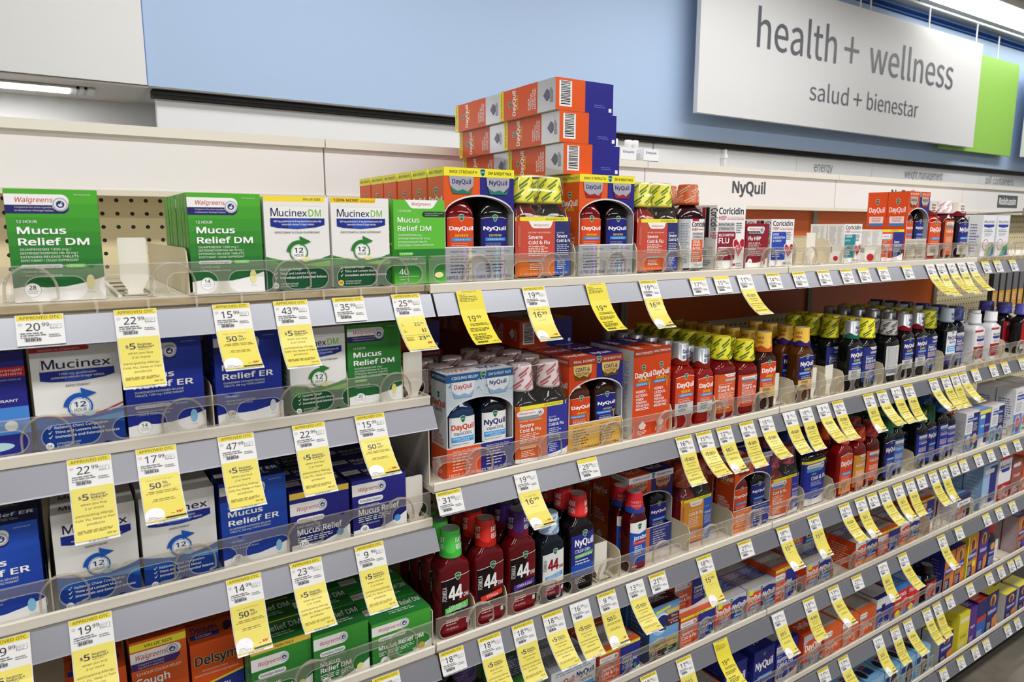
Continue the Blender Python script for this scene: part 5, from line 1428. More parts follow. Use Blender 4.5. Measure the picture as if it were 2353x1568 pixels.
    'walbl': (lambda: bottle(.06, .042, .184, '#0C1110', '#2A6A30', None, lambda F: wlabel(F, '#3A78CC', 'Cold & Flu'), .1, .5, .056, (.0215, .019), n=3.4, stripe='#C8C43A', topc='#2A6A30'), 'medicine_bottle', 'black bottle with sky blue label'),
    'walgr': (lambda: bottle(.06, .042, .182, '#0C1110', '#1F5A34', None, lambda F: wlabel(F, '#2A3AA6', 'Cold & Flu', banner='blue'), .12, .47, .056, (.0225, .0195), n=3.4, stripe='#D8D03A', topc='#1F5A34'), 'medicine_bottle', 'black bottle with green and yellow cap'),
    'blucap': (lambda: bottle(.058, .042, .2, '#14100E', '#2E62B4', None, lambda F: wlabel(F, '#2A3AA6', 'Cold & Flu', banner='blue'), .1, .5, .054, (.0215, .0195), n=3.4, stripe='#5A90D8', topc='#2E62B4'), 'medicine_bottle', 'tall black bottle with blue cap'),
    'rycap': (lambda: bottle(.06, .042, .178, '#120E0C', '#7A1A2A', None, lambda F: wlabel(F, '#2A3AA6', 'Cold & Flu', banner='blue'), .1, .5, .054, (.0225, .0195), n=3.4, stripe='#D8C83A', topc='#7A1A2A'), 'medicine_bottle', 'black bottle with maroon and yellow cap'),
    'kidA': (C_(.088, .05, .13, '#D9DADF', kids('#3A78C0', '#2A2A5A', '#E0A850'), side('#fff', 12, '#A9ACB8'), graytop('#C8B8BC', '#D9DADF')), 'medicine_carton', 'white navy children\'s carton, round faces'),
    'kidB': (C_(.076, .05, .125, '#5A90D8', bandbox([('#E9E23C', .9), ('#4A84D0', .25), ('#EDECEA', 0)], 'Cold & Flu', ty=.55, th=.06, extra=lambda F: (F.R('#2A2A7E', .5, .1, 1, .9), F.RR('#EDECEA', .06, .78, .5, .87), F.T('#FFFFFF', 'Cold & Flu', .74, .55, .05, 'c', 2, .4))), side('#fff', 12, '#A9C4E8'), graytop('#7A98C4', '#5A90D8')), 'medicine_carton', 'light blue and navy children\'s carton'),
    'kidC': (C_(.094, .05, .127, '#E2E4E8', kids('#3A9AD0', '#26265A', '#3A78C0'), side('#fff', 12, '#A9ACB8'), graytop('#C8B8BC', '#E2E4E8')), 'medicine_carton', 'white carton with blue child motif'),
    'kidD': (C_(.12, .06, .163, '#E6E8EC', kids('#4A90D8', '#E6E8EC', '#E05A50'), side('#fff', 14, '#5A6098'), graytop('#D0D2D8', '#E6E8EC')), 'medicine_carton', 'tall white carton with round blue motif'),
    'vapo': (C_(.115, .09, .08, '#D9DCE2', vapobox, side('#fff', 8, '#8A90A8'), graytop('#8A929C', '#AEB4BC')), 'medicine_carton', 'white blue capsule carton with two names'),
    'combopa': (C_(.09, .09, .09, '#4A8A3A', combopa, side('#fff', 8, '#8A90A8'), graytop('#5A6A80', '#4A8A3A')), 'medicine_carton', 'green purple COMBO PACK carton'),
    'wsev': (C_(.114, .09, .082, '#D9572E', lambda F: wsev(F), side('#fff', 8, '#F0B89A'), graytop('#A4A19E')), 'medicine_carton', 'orange and navy day and night carton'),
    'wsevT': (C_(.088, .09, .1, '#D9572E', lambda F: wsev(F, split=.48), side('#fff', 8, '#F0B89A'), graytop()), 'medicine_carton', 'taller orange navy day night carton'),
    'powermax': (C_(.09, .07, .137, '#3A5E96', powermax, side('#fff', 10, '#7A98C4'), graytop('#4A2A30', '#2A1E26')), 'medicine_carton', 'sky blue sinus gel carton'),
    'dn': (C_(.11, .085, .083, '#DC4A21', lambda F: liqui(F), side('#fff', 8, '#F0B89A', '#8E9196'), liquitop), 'medicine_carton', 'orange and navy capsule carton, silver base'),
    'dnO': (C_(.11, .085, .083, '#DC4A21', lambda F: liqui(F, lower='#E38A3A', top='#D8D6D4', sev=False), side('#fff', 8, '#F0B89A'), liquitop), 'medicine_carton', 'orange and navy capsule carton, amber base'),
    'mucdark': (C_(.088, .06, .09, '#D9D8DC', bandbox([('#2A2A50', .8), ('#E9E9EC', .6), ('#A8202E', 0)], 'Mucinex', '#2A2A50', .66, .07, .7, lambda F: F.R('#26262E', .55, 0, 1, .6)), side('#fff', 8, '#A0A0A8'), graytop('#6A9AC8', '#3A4A80')), 'medicine_carton', 'white carton, red and black below'),
    'ltblue': (C_(.1, .06, .16, '#86A8D0', bandbox([('#9DBBE0', 0)], None, extra=lambda F: (F.R('#2A2A7E', .5, .12, 1, .95), F.RR('#EDECEA', .1, .8, .8, .9), F.R('#EDECEA', 0, 0, 1, .14))), side('#fff', 8, '#A9C4E8')), 'medicine_carton', 'light blue and navy tall carton'),
    'mucred': (C_(.096, .05, .168, '#E9E9EC', bandbox([('#C4303A', .93), ('#ECEBEE', .42), ('#B0242E', 0)], 'Mucinex', '#2A2A60', .76, .07, .8, lambda F: F.P('#26389A', [(.1, .74), (.92, .74), (.8, .66), (.3, .66)])), side('#fff', 8, '#A9A9B0')), 'medicine_carton', 'white carton with deep red lower half'),
    'brownb': (C_(.084, .05, .137, '#8A4A46', bandbox([('#9A5450', 0)], 'Cough', '#F0E0DC', .55, .07, .6, lambda F: F.RR('#E6DEDC', .1, .82, .8, .92)), side('#fff', 8, '#A9A9B0')), 'medicine_carton', 'brownish red carton with pale banner'),
    'orangeb': (C_(.09, .05, .142, '#D8622E', bandbox([('#DC662E', 0)], 'Cold', '#FBEFE6', .55, .08, .6), side('#fff', 8, '#F0B89A')), 'medicine_carton', 'plain orange carton'),
    'nq': (C_(.084, .075, .125, '#26308E', lambda F: liqui(F, dq=False, cold='#4A9AE0', lower=None, top='#26308E', sev=False), side('#fff', 8, '#5A60B0'), lambda T: (T.R('#222A80', 0, 0, 1, .98), T.T('#E6E8F4', 'NyQuil', .2, .4, .25, b=2, w=.6))), 'medicine_carton', 'navy NIGHT capsule carton'),
    'wcf': (C_(.093, .075, .115, '#26308E', lambda F: wsev(F, day='#2A3AA6', top=False, t='Nighttime', split=1.0), side('#fff', 8, '#5A60B0'), graytop('#9AA0A8', '#26308E')), 'medicine_carton', 'blue carton with striped banner'),
    'dqbox': (C_(.086, .075, .112, '#DC4A21', lambda F: liqui(F, nq=False), side('#fff', 8, '#F0B89A', '#8E9196'), lambda T: (T.R('#D4481F', 0, 0, 1, .98), T.T('#F4E6DC', 'DayQuil', .2, .4, .25, b=2, w=.6))), 'medicine_carton', 'orange carton with silver top curve'),
    'wo': (C_(.083, .075, .1, '#DC6A32', lambda F: wsev(F, day='#DC6430', top=False, split=1.0), side('#fff', 8, '#F0B89A'), graytop('#A8A29A', '#C9602E')), 'medicine_carton', 'plain orange cold carton'),
    'whbl': (C_(.093, .075, .112, '#DADBE2', bandbox([('#E4E5EA', .72), ('#2E2E96', .1), ('#2A2A7E', 0)], None, extra=lambda F: (F.R('#1E1E2A', .3, .62, .5, .8), F.RR('#EDECEA', .3, .12, .85, .24))), side('#fff', 8, '#A0A0A8'), graytop('#C4C4CA', '#26265A')), 'medicine_carton', 'white and navy capsule carton'),
    'tyl': (C_(.073, .06, .115, '#D42A2E', bandbox([('#3A78C0', .9), ('#D42A2E', .3), ('#3A78C0', .12), ('#D42A2E', 0)], 'TYLENOL', '#F8F0F0', .72, .1, .84, lambda F: (F.R('#F0E03A', .1, .5, .45, .58), F.E('#F0E03A', .3, .25, .2, .12))), side('#fff', 8, '#E09090'), graytop('#3A78C0', '#3A78C0')), 'medicine_carton', 'red pain relief carton with blue top'),
    'tylbot': (lambda: bottle(.07, .045, .125, '#14080C', '#1E1418', None, lambda F: (F.R('#C4282E', 0, .2, 1, 1), F.T('#F6EEEE', 'TYLENOL', .1, .7, .13, b=4, w=.8), F.R('#3A78C0', 0, 0, 1, .2)), .1, .5, .062, (.0195, .018)), 'medicine_bottle', 'black bottle with red pain relief label'),
    'robO': (C_(.066, .05, .15, '#2A2A78', robi('#C8742E'), side('#fff', 10, '#6A6AA8'), None), 'medicine_carton', 'orange and navy syrup carton'),
    'robY': (C_(.074, .05, .168, '#D8C834', robi('#C8842E', y=True), side('#fff', 10, '#8A8430')), 'medicine_carton', 'yellow edged syrup carton'),
    'robP': (C_(.064, .05, .168, '#5A2F7A', robi('#5A2F7A'), side('#fff', 10, '#8A6AA8')), 'medicine_carton', 'purple syrup carton'),
    'robB': (lambda: bottle(.058, .04, .175, '#1A0A10', '#C42A22', None, lambda F: (F.R('#26307E', 0, 0, 1, 1), F.E('#E0A050', .5, .82, .3, .14), F.T('#F3F0F8', 'Robitussin', .1, .55, .08, b=2, w=.8), F.L('#C8CCE6', .1, .1, .9, .45, 6)), .05, .55, .052), 'medicine_bottle', 'syrup bottle with red cap'),
    'robS': (C_(.08, .05, .145, '#3A2A6E', robi('#C8742E', '#7A3A8A'), side('#fff', 12, '#C8B8C0'), graytop('#2A2A78', '#2A2A78'), cl='#B8A0A4'), 'medicine_carton', 'purple-sided syrup carton'),
    'robN': (C_(.088, .06, .12, '#26266A', robi('#26266A'), side('#fff', 12, '#B8B8B8'), graytop('#E0D23A', '#E0D23A'), cl='#C8C4BE'), 'medicine_carton', 'navy syrup carton with yellow lid'),
    'yel': (C_(.075, .06, .155, '#E4D63A', bandbox([('#E4D63A', .55), ('#D8C832', 0)], 'COUGH', '#5A4A20', .4, .06, .6, lambda F: F.RR('#EDE6C4', .1, .78, .9, .88)), side('#fff', 10, '#A89A30'), graytop('#D8C42C', '#E4D63A')), 'medicine_carton', 'bright yellow cough carton'),
    'pur': (C_(.052, .06, .155, '#5A2F8A', bandbox([('#5A2F8A', 0)], 'Night', '#E6DCF2', .5, .06, .6), side('#fff', 10, '#8A6AA8'), graytop('#4A2A84', '#5A2F8A')), 'medicine_carton', 'narrow purple cough carton'),
    'redn': (C_(.07, .06, .162, '#26266A', bandbox([('#2A2A6A', .62), ('#C83A2E', .5), ('#2E62B4', .1), ('#2A2A6A', 0)], None), side('#fff', 10, '#8A8AA8'), graytop('#D83A2E', '#D83A2E')), 'medicine_carton', 'navy syrup carton with red lid'),
    'yeln': (C_(.085, .06, .17, '#26266A', robi('#2A2A5E'), side('#fff', 10, '#8A8AA8'), graytop('#E8DA34', '#E8DA34')), 'medicine_carton', 'navy syrup carton with bright yellow lid'),
    'oval': (C_(.088, .07, .118, '#7DB4DE', ovalbox, side('#fff', 8, '#B4D4EC'), ovaltop), 'medicine_carton', 'light blue carton with dark oval'),
    'purcap': (lambda: bottle(.066, .044, .17, '#1A1014', '#4A3A6A', None, lambda F: F.R('#3A2A6A', 0, 0, 1, 1), .1, .5, .06, (.0235, .021), stripe='#6A5A8A', topc='#3A2E4E', n=3.4), 'medicine_bottle', 'dark bottle with purple cap'),
    'whitecap': (lambda: bottle(.08, .08, .16, '#DCDAD4', '#E9E7E2', None, None, capr=(.034, .034), nk=.8, cap0=.86, sh=.7, n=2.2, neck=.03), 'medicine_bottle', 'white jar with white lid'),
    'pegpack': (C_(.045, .02, .20, '#4A4642', bandbox([('#C4C6C8', .8), ('#6A6A6E', .35), ('#D8A030', .0)], None), None), 'hanging_pack', 'dark and amber hanging pack'),
    'ensure': (C_(.075, .06, .09, '#E4E6EA', bandbox([('#E9EAEE', .4), ('#2E3F86', .22), ('#E4E6EA', 0)], 'Ensure', '#2E3F86', .75, .12, .7), side('#fff', 8, '#B0B4BC')), 'drink_carton', 'white drink carton with navy band'),
}
BUILT, GROUPS = {}, {}


def place(key, x, y, z, label, group=None, rot=None):
    fn, name, desc = TPL[key]
    if key not in BUILT: BUILT[key] = fn()
    root, kids_ = BUILT[key]
    o = link(name, root, None, (x, y, z), rot)
    for pn, me, loc, subs in kids_:
        p = link(pn, me, o, loc)
        for sn, sm, sl in subs: link(sn, sm, p, sl)
    tag(o, label, {'medicine_carton': 'carton', 'medicine_bottle': 'bottle', 'twin_pack_carton': 'carton', 'twin_bottle_pack': 'bottle pack', 'hanging_pack': 'pack', 'drink_carton': 'carton'}[name], group)
    return o


# shelf: [(key, centre x, columns deep, pitch, front y, rotation about z in degrees)]
ROWS = {
    'S1': [('green28', .0095, 1, 0, 1.02, -2), ('green14', .2035, 9, .0232, 1.012, 0), ('mdm68', .3, 3, .042, 1.012, 0), ('mdm40', .3955, 3, .042, 1.014, 0), ('lgreen', .492, 3, .042, 1.012, 0)],
    'S2': [('bluered', -.083, 3, .042, 1.012, 0), ('muc14', .017, 3, .042, 1.012, 0), ('er14', .115, 3, .042, 1.014, 0), ('er100', .222, 3, .042, 1.012, 0), ('mdm20', .321, 3, .042, 1.012, 3), ('green20', .4105, 3, .042, 1.012, 0)],
    'S3': [('er20', -.087, 4, .052, 1.012, 0), ('muc20', .0195, 4, .043, 1.012, 0), ('muc20', .118, 4, .043, 1.012, 0), ('er20', .218, 4, .052, 1.012, 0), ('db120', .314, 4, .058, 1.012, 0), ('db30', .411, 4, .058, 1.012, 0)],
    'S4': [('delsym', .004, 3, .063, 1.065, 0), ('cough', .0835, 3, .063, 1.062, 0), ('delsym', .1615, 4, .063, 1.065, 0), ('gtwin', .2462, 3, .064, 1.02, 0), ('gimm', .3385, 4, .064, 1.012, 0), ('gliq', .4435, 4, .059, 1.012, 0)],
    'R1A': [('c_sev', .6035, 6, .061, 1.014, 0), ('twin1', .735, 3, .062, 1.012, 0), ('c_sev2', .8795, 7, .061, 1.014, 0), ('twin2', 1.0175, 2, .062, 1.014, 0), ('coribot', 1.1195, 3, .06, 1.014, 0), ('coriflu', 1.2285, 3, .047, 1.014, 0), ('fluhbp', 1.318, 2, .042, 1.014, 0), ('corichest', 1.4065, 3, .047, 1.014, 0)],
    'R1B': [('coricold', 1.689, 2, .047, 1.014, 0), ('walsev', 1.8765, 2, .072, 1.014, 0), ('c_hbp', 1.993, 2, .0565, 1.014, 0), ('dqhbp', 2.096, 3, .048, 1.014, 0), ('walhbp', 2.177, 2, .048, 1.014, 0), ('nqhbp', 2.262, 3, .048, 1.014, 0)],
    'R1C': [('mucbox', 2.416, 3, .043, 1.014, 0), ('mucbox', 2.512, 3, .043, 1.014, 0)],
    'R2A': [('c_vap', .602, 1, .064, 1.014, 0), ('twinB', .735, 4, .062, 1.012, 0), ('c_hon', .8615, 6, .059, 1.014, 0), ('dq12', 1.1095, 6, .046, 1.014, 0), ('dq8', 1.1745, 5, .042, 1.014, 0), ('wal12', 1.244, 6, .05, 1.014, 0), ('wal8', 1.3215, 5, .05, 1.014, 0), ('dqhon', 1.391, 8, .046, 1.016, 0)],
    'R2B': [('nqhon', 1.535, 4, .046, 1.014, 0), ('nqsev', 1.7505, 1, .046, 1.014, 0), ('walY', 1.744, 3, .056, 1.070, 0), ('walY', 1.822, 5, .05, 1.014, 0), ('silv', 1.935, 5, .05, 1.014, 0), ('nqred', 2.0125, 6, .046, 1.014, 0), ('nqred', 2.0835, 6, .046, 1.014, 0), ('walY', 2.1505, 6, .05, 1.016, 0), ('nqvap', 2.256, 6, .046, 1.014, 0), ('dblue', 2.324, 6, .05, 1.02, 0)],
    'R2C': [('mucbot', 2.44, 3, .05, 1.014, 0), ('mucbot', 2.55, 4, .05, 1.014, 0), ('redlab', 2.79, 3, .056, 1.014, 0)],
    'R3A': [('g44', .548, 4, .046, 1.012, 0), ('r44', .6205, 4, .046, 1.012, 0), ('p44', .692, 4, .046, 1.012, 0), ('v44', .762, 4, .044, 1.012, 0), ('nqc', .8345, 3, .046, 1.012, 0), ('jar', .9855, 2, .042, 1.012, 0), ('c_pow', 1.0675, 4, .064, 1.064, 0), ('twinY', 1.1945, 3, .062, 1.04, 0), ('c_pow', 1.3605, 4, .064, 1.02, 0)],
    'R3B': [('twinO', 1.491, 3, .062, 1.02, 0), ('night', 1.6195, 3, .064, 1.022, 0), ('dqred', 1.7435, 5, .046, 1.014, 0), ('waloy', 1.8145, 5, .048, 1.014, 0), ('walor', 1.881, 5, .05, 1.014, 0), ('nqcold', 1.9625, 4, .046, 1.014, 0), ('walbl', 2.0275, 4, .05, 1.022, 0), ('walgr', 2.145, 4, .05, 1.014, 0), ('nqcold', 2.2095, 4, .046, 1.02, 0), ('blucap', 2.2685, 4, .05, 1.014, 0), ('rycap', 2.33, 3, .05, 1.02, 0)],
    'R3C': [('kidA', 2.4465, 3, .053, 1.014, 0), ('kidB', 2.5345, 3, .053, 1.014, 0), ('kidC', 2.6265, 3, .053, 1.014, 0), ('kidD', 2.81, 2, .064, 1.014, 0), ('kidD', 2.95, 2, .064, 1.014, 0)],
    'R4A': [('purcap', .58, 2, .05, 1.02, 0), ('combopa', .703, 2, .095, 1.02, 0), ('vapo', .819, 3, .093, 1.016, 0), ('wsev', .9405, 3, .093, 1.012, 0), ('powermax', 1.0705, 3, .073, 1.012, 0), ('wsev', 1.1795, 2, .125, 1.012, 0), ('dn', 1.2945, 4, .088, 1.012, 0), ('dn', 1.4075, 4, .088, 1.012, 0)],
    'R4B': [('wsevT', 1.5075, 4, .093, 1.014, 0), ('dn', 1.6455, 4, .088, 1.012, 0), ('dnO', 1.8735, 4, .088, 1.012, 0), ('wsev', 1.99, 3, .093, 1.012, 0), ('dnO', 2.1075, 4, .088, 1.012, 0), ('wsevT', 2.285, 2, .093, 1.05, 0)],
    'R4C': [('mucdark', 2.448, 2, .064, 1.014, 0), ('ltblue', 2.62, 2, .064, 1.014, 0), ('mucred', 2.735, 2, .054, 1.014, 0), ('brownb', 2.834, 2, .054, 1.014, 0), ('orangeb', 2.93, 2, .054, 1.014, 0)],
    'R5A': [('wo', 1.244, 3, .078, 1.02, 0), ('nq', 1.3505, 4, .078, 1.03, 0)],
    'R5B': [('nq', 1.4625, 4, .078, 1.03, 0), ('wcf', 1.559, 4, .078, 1.03, 0), ('dqbox', 1.6525, 4, .078, 1.016, 0), ('wo', 1.741, 4, .078, 1.012, 0), ('wo', 1.8275, 4, .078, 1.012, 0), ('wo', 1.9145, 4, .078, 1.012, 0), ('whbl', 2.006, 4, .078, 1.012, 0), ('tyl', 2.0945, 3, .063, 1.012, 0), ('tyl', 2.171, 2, .063, 1.012, 0), ('tylbot', 2.29, 4, .05, 1.014, 0)],
    'R5C': [('robO', 2.397, 3, .053, 1.014, 0), ('robO', 2.468, 3, .053, 1.014, 0), ('robY', 2.552, 3, .053, 1.014, 0), ('robP', 2.632, 3, .053, 1.014, 0), ('robB', 2.703, 3, .046, 1.014, 0), ('robS', 2.945, 4, .053, 1.014, 0)],
    'R6B': [('oval', 1.9, 3, .073, 1.014, 0), ('oval', 1.999, 4, .073, 1.014, 0), ('oval', 2.092, 4, .073, 1.014, 0), ('oval', 2.185, 4, .073, 1.014, 0), ('oval', 2.278, 4, .073, 1.014, 0)],
    'R6C': [('robN', 2.432, 2, .063, 1.014, 0), ('yel', 2.552, 3, .063, 1.014, 0), ('pur', 2.6185, 3, .063, 1.014, 0), ('redn', 2.682, 3, .063, 1.014, 0), ('yeln', 2.762, 3, .063, 1.014, 0), ('robN', 2.92, 2, .063, 1.014, 0), ('robN', 3.03, 2, .063, 1.014, 0)],
}
BAYOF = {'S': 'left bay', 'A': 'second bay', 'B': 'third bay', 'C': 'far bay'}
for sk, items in ROWS.items():
    sh = sk[:2]; bay = BAYOF['S' if sk[0] == 'S' else sk[2]]; z = EYE + DECK[sh] + .0002
    sn = '%s shelf' % SHN[int(sh[1])]
    for ci, (key, x, n, pitch, y, rot) in enumerate(items):
        desc = TPL[key][2]
        for k in range(n):
            lb = '%s, front of column %s, %s, %s' % (desc, ORD[ci + 1], sn, bay) if k == 0 else '%s, %s back in column %s, %s, %s' % (desc, ORD[k + 1], ORD[ci + 1], sn, bay)
            lb = ('%s, front item %s from left, %s, %s' % (desc, ORD[ci + 1], sn, bay)) if k == 0 else lb
            jx = random.uniform(-.0006, .0006) if k else 0
            o = place(key, x + jx, y + pitch * k, z, lb, 'column of ' + desc + ', ' + sn + ' of ' + bay if n > 1 else None, (0, 0, math.radians(rot)) if rot else None)
            if key == 'c_hbp': o.scale = (.83, 1, 1)

# cartons turned side-on, lying on top of others, and on top of the run
PI2 = math.pi / 2
for k, (x, y, lb) in enumerate([(1.0135, 1.082, 'nearer of two honey cartons turned narrow side out on the second shelf'), (1.0695, 1.088, 'farther of two honey cartons turned narrow side out on the second shelf')]):
    place('c_hon', x, y, EYE + DECK['R2'] + .0002, lb, 'honey cartons turned side-on', (0, 0, PI2))
lay = lambda key, x, y, z, lb, g: place(key, x, y, z + CD, lb, g, (-PI2, 0, 0))
zt = EYE + DECK['R1'] + CH + .0012
for k in range(3):
    nm = ('lowest', 'middle', 'topmost')[k]
    lay('c_sev2', .861 - .0095 * k, 1.038, zt + (CD + .0006) * k, 'orange navy carton lying on its back, %s of the nearer stack on top' % nm, 'nearer stack of lying cartons')
    lay('c_sev2', .863 - .0095 * k, 1.2245, zt + (CD + .0006) * k, 'orange navy carton lying on its back, %s of the farther stack on top' % nm, 'farther stack of lying cartons')
z2 = EYE + DECK['R2'] + CH + .0015
lay('c_hon', .848, 1.16, z2, 'honey carton lying on top of the honey cartons, second shelf', None)
lay('c_hon', .848, 1.346, z2, 'honey carton lying behind another on the honey cartons, second shelf', None)
for k in range(2):
    place('twinB', .603, 1.085 + .062 * k, EYE + DECK['R2'] + .0002, 'pale-capped black bottle pair hidden behind the icy blue carton, %s' % ('nearer', 'farther')[k], 'bottle pairs behind the icy blue carton')
for k in range(4):
    place('c_hon', .585, 1.25 + .059 * k, EYE + DECK['R2'] + .0002, 'shaded honey carton standing behind the hidden bottle pairs, %s from front' % ORD[k + 1], 'shaded cartons at the left of the second shelf')
for k in range(1):
    lay('c_hon', .585, 1.26, z2, 'shaded honey carton lying on the standing ones, left end, second shelf', None)
# upper carton of the two-high column, and the carton above the capsule cartons
place('wsev', 1.1755, 1.03, EYE + DECK['R4'] + .0828, 'orange navy day and night carton stacked on another beside the sky blue sinus carton', None)
place('dn', 1.64, 1.06, EYE + DECK['R4'] + .0838, 'orange navy capsule carton stacked on another, fourth shelf, third bay', None)
for k, (x, y) in enumerate([(1.43, 1.56), (1.51, 1.55)]):
    place('ensure', x, y, EYE + .1702, ('half hidden white drink carton on top of the shelving behind the orange stack', 'white drink carton with navy band on top of the shelving')[k], 'drink cartons on top of the shelving', None).scale = (.8, .8, .62)
for k, x in enumerate([1.415, 1.445, 1.50, 1.528]):
    mb = MB(); mb.loft([[(.011 * q * math.cos(a * math.pi / 8), .011 * q * math.sin(a * math.pi / 8), z) for a in range(16)] for z, q in ((0, 1.2), (.06, 1.2), (.072, .9), (.074, 1), (.088, 1), (.09, .9))], M('#F2F2F2', .3))
    tag(link('drink_bottle', mb.mesh('drink_bottle'), None, (x, 1.64, EYE + .1702)), 'white capped drink bottle behind the drink cartons, %s from left' % ORD[k + 1], 'bottle', 'drink bottles on top of the shelving')
for k, x in enumerate((2.86, 2.98)):
    place('whitecap', x, 1.30, EYE + DECK['R3'] + .0002, 'white jar with white lid behind the white children\'s cartons, %s' % ('left', 'right')[k], 'white jars at the back of the far bay')
# end bay: packs hanging on pegs and a rod
for k in range(7):
    x = 3.36 + .062 * k
    place('pegpack', x, 1.36, EYE - .34, 'dark amber pack hanging on the far pegboard, %s from left' % ORD[k + 1], 'packs hanging on the far pegboard')
    mb = MB(); mb.tube([(x, 1.565, EYE - .13), (x, 1.35, EYE - .13), (x, 1.34, EYE - .125)], .003, M('#9A9CA0', .3, .8))
    tag(link('peg_hook', mb.mesh('peg_hook'), None), 'steel peg hook on the far pegboard, %s from left' % ORD[k + 1], 'hook', 'hooks on the far pegboard')
mb = MB(); mb.tube([(3.36, 1.46, EYE + .055), (3.6, 1.2, EYE + .075), (3.8, 1.0, EYE + .09)], .004, M('#8A8578', .35, .6)); mb.box(3.47, 1.315, EYE + .05, 3.49, 1.335, EYE + .08, M('#8A8578', .35))
tag(link('support_arm', mb.mesh('support_arm'), None), 'thin metal arm slanting up at the far end', 'arm')


# ---------------------------------------------------------------- price tags and coupons on the rails
TAGS = '''S1|-0.015,20.99,T 0.085,22.99,A 0.199,15.99,B 0.278,43.99,A 0.362,35.99,T 0.454,25.99,C
S2|0.020,22.99,A 0.095,17.99,B 0.194,47.99,A 0.295,22.99,A 0.389,15.99,B
S3|-0.084,19.99,A 0.004,19.99,A 0.192,14.99,B 0.281,23.99,A 0.381,9.99,A
S4|0.402,18.99,A
R1|0.566,19.99,Y 0.694,19.99,S16.99 0.833,19.99,Y 0.965,19.99,S16.99 1.103,17.99,t 1.174,15.99,t 1.248,11.99,a 1.344,14.49,T 1.438,14.99,T 1.533,6.49,T 1.626,14.99,T 1.701,21.99,t 1.789,29.99,t 1.907,29.99,t 2.028,17.99,a 2.086,15.99,a 2.145,11.99,a 2.205,15.99,a 2.264,11.99,a 2.351,17.99,t 2.430,18.99,t 2.534,20.99,t
R2|0.523,31.99,T 0.678,19.99,s16.99 0.820,29.99,t 1.081,16.99,A 1.142,15.99,A 1.206,12.99,B 1.282,9.99,A 1.350,18.99,a 1.437,9.29,a 1.501,18.99,a 1.571,9.29,a 1.635,16.99,A 1.772,12.99,B 1.836,14.99,A 1.907,9.99,a 1.971,16.99,A 2.107,12.99,B 2.176,14.49,A 2.231,18.99,A 2.283,12.99,B 2.360,7.99,t 2.478,14.99,t 2.562,12.99,t 2.686,12.99,t
R3|0.524,18.99,T 0.601,18.99,A 0.673,18.99,A 0.742,18.99,A 0.807,16.99,a 0.876,9.99,B 0.953,13.99,a 1.017,21.99,T 1.161,18.99,S15.99 1.299,21.99,T 1.442,18.99,S15.99 1.566,18.99,S15.99 1.701,14.49,A 1.775,9.99,B 1.833,6.49,T 1.891,14.49,A 1.963,9.99,B 2.028,11.99,A 2.089,6.49,T 2.158,14.49,A 2.222,9.99,B 2.286,6.99,T 2.345,13.99,t 2.442,14.99,t 2.528,12.99,t 2.625,12.99,t 2.725,15.99,t
R4|1.002,18.99,T 1.110,11.49,B 1.232,19.99,Y 1.445,19.99,b 1.571,19.99,A 1.681,11.49,B 1.790,21.99,T 1.921,19.99,b 2.028,14.99,A 2.255,9.49,B 2.365,7.99,t 2.553,12.99,t 2.645,12.99,t 2.749,12.99,t
R5|1.662,11.49,T 1.757,11.49,B 1.932,11.49,b 2.023,12.99,A 2.096,12.99,A 2.208,12.99,A 2.272,12.99,A 2.352,11.99,t 2.490,11.99,t 2.628,12.99,t 2.715,12.99,t 2.797,12.99,t 2.853,12.99,t
R6|2.364,12.99,t 2.481,12.99,t 2.585,12.99,t 2.668,12.99,t 2.834,12.99,t 2.916,12.99,t'''
S0 = [(-.0100, -.0125), (-.0255, -.0468)]
PTH = {}
for c in (0, 1, 2):
    tail = [[(-.034, -.0585), (-.048, -.0735), (-.064, -.0865), (-.079, -.0935)], [(-.032, -.060), (-.043, -.077), (-.057, -.092), (-.071, -.1015)], [(-.0315, -.061), (-.040, -.0785), (-.052, -.0955), (-.0645, -.1065)]][c]
    pts = [S0[0]] + [(S0[0][0] + (S0[1][0] - S0[0][0]) * t, S0[0][1] + (S0[1][1] - S0[0][1]) * t) for t in (.35, .7, 1)] + tail
    d = [0]
    for a, b in zip(pts, pts[1:]): d.append(d[-1] + math.dist(a, b))
    PTH[c] = (pts, d)


def along(c, s):
    pts, d = PTH[c]
    for i in range(1, len(d)):
        if s <= d[i] or i == len(d) - 1:
            t = (s - d[i - 1]) / (d[i] - d[i - 1]); a, b = pts[i - 1], pts[i]
            ty, tz = (b[0] - a[0]) / (d[i] - d[i - 1]), (b[1] - a[1]) / (d[i] - d[i - 1])
            # smooth normal
            return a[0] + ty * t * (d[i] - d[i - 1]), a[1] + tz * t * (d[i] - d[i - 1]), tz, -ty
    return 0, 0, 0, 0


TW = .0475
FINE = True


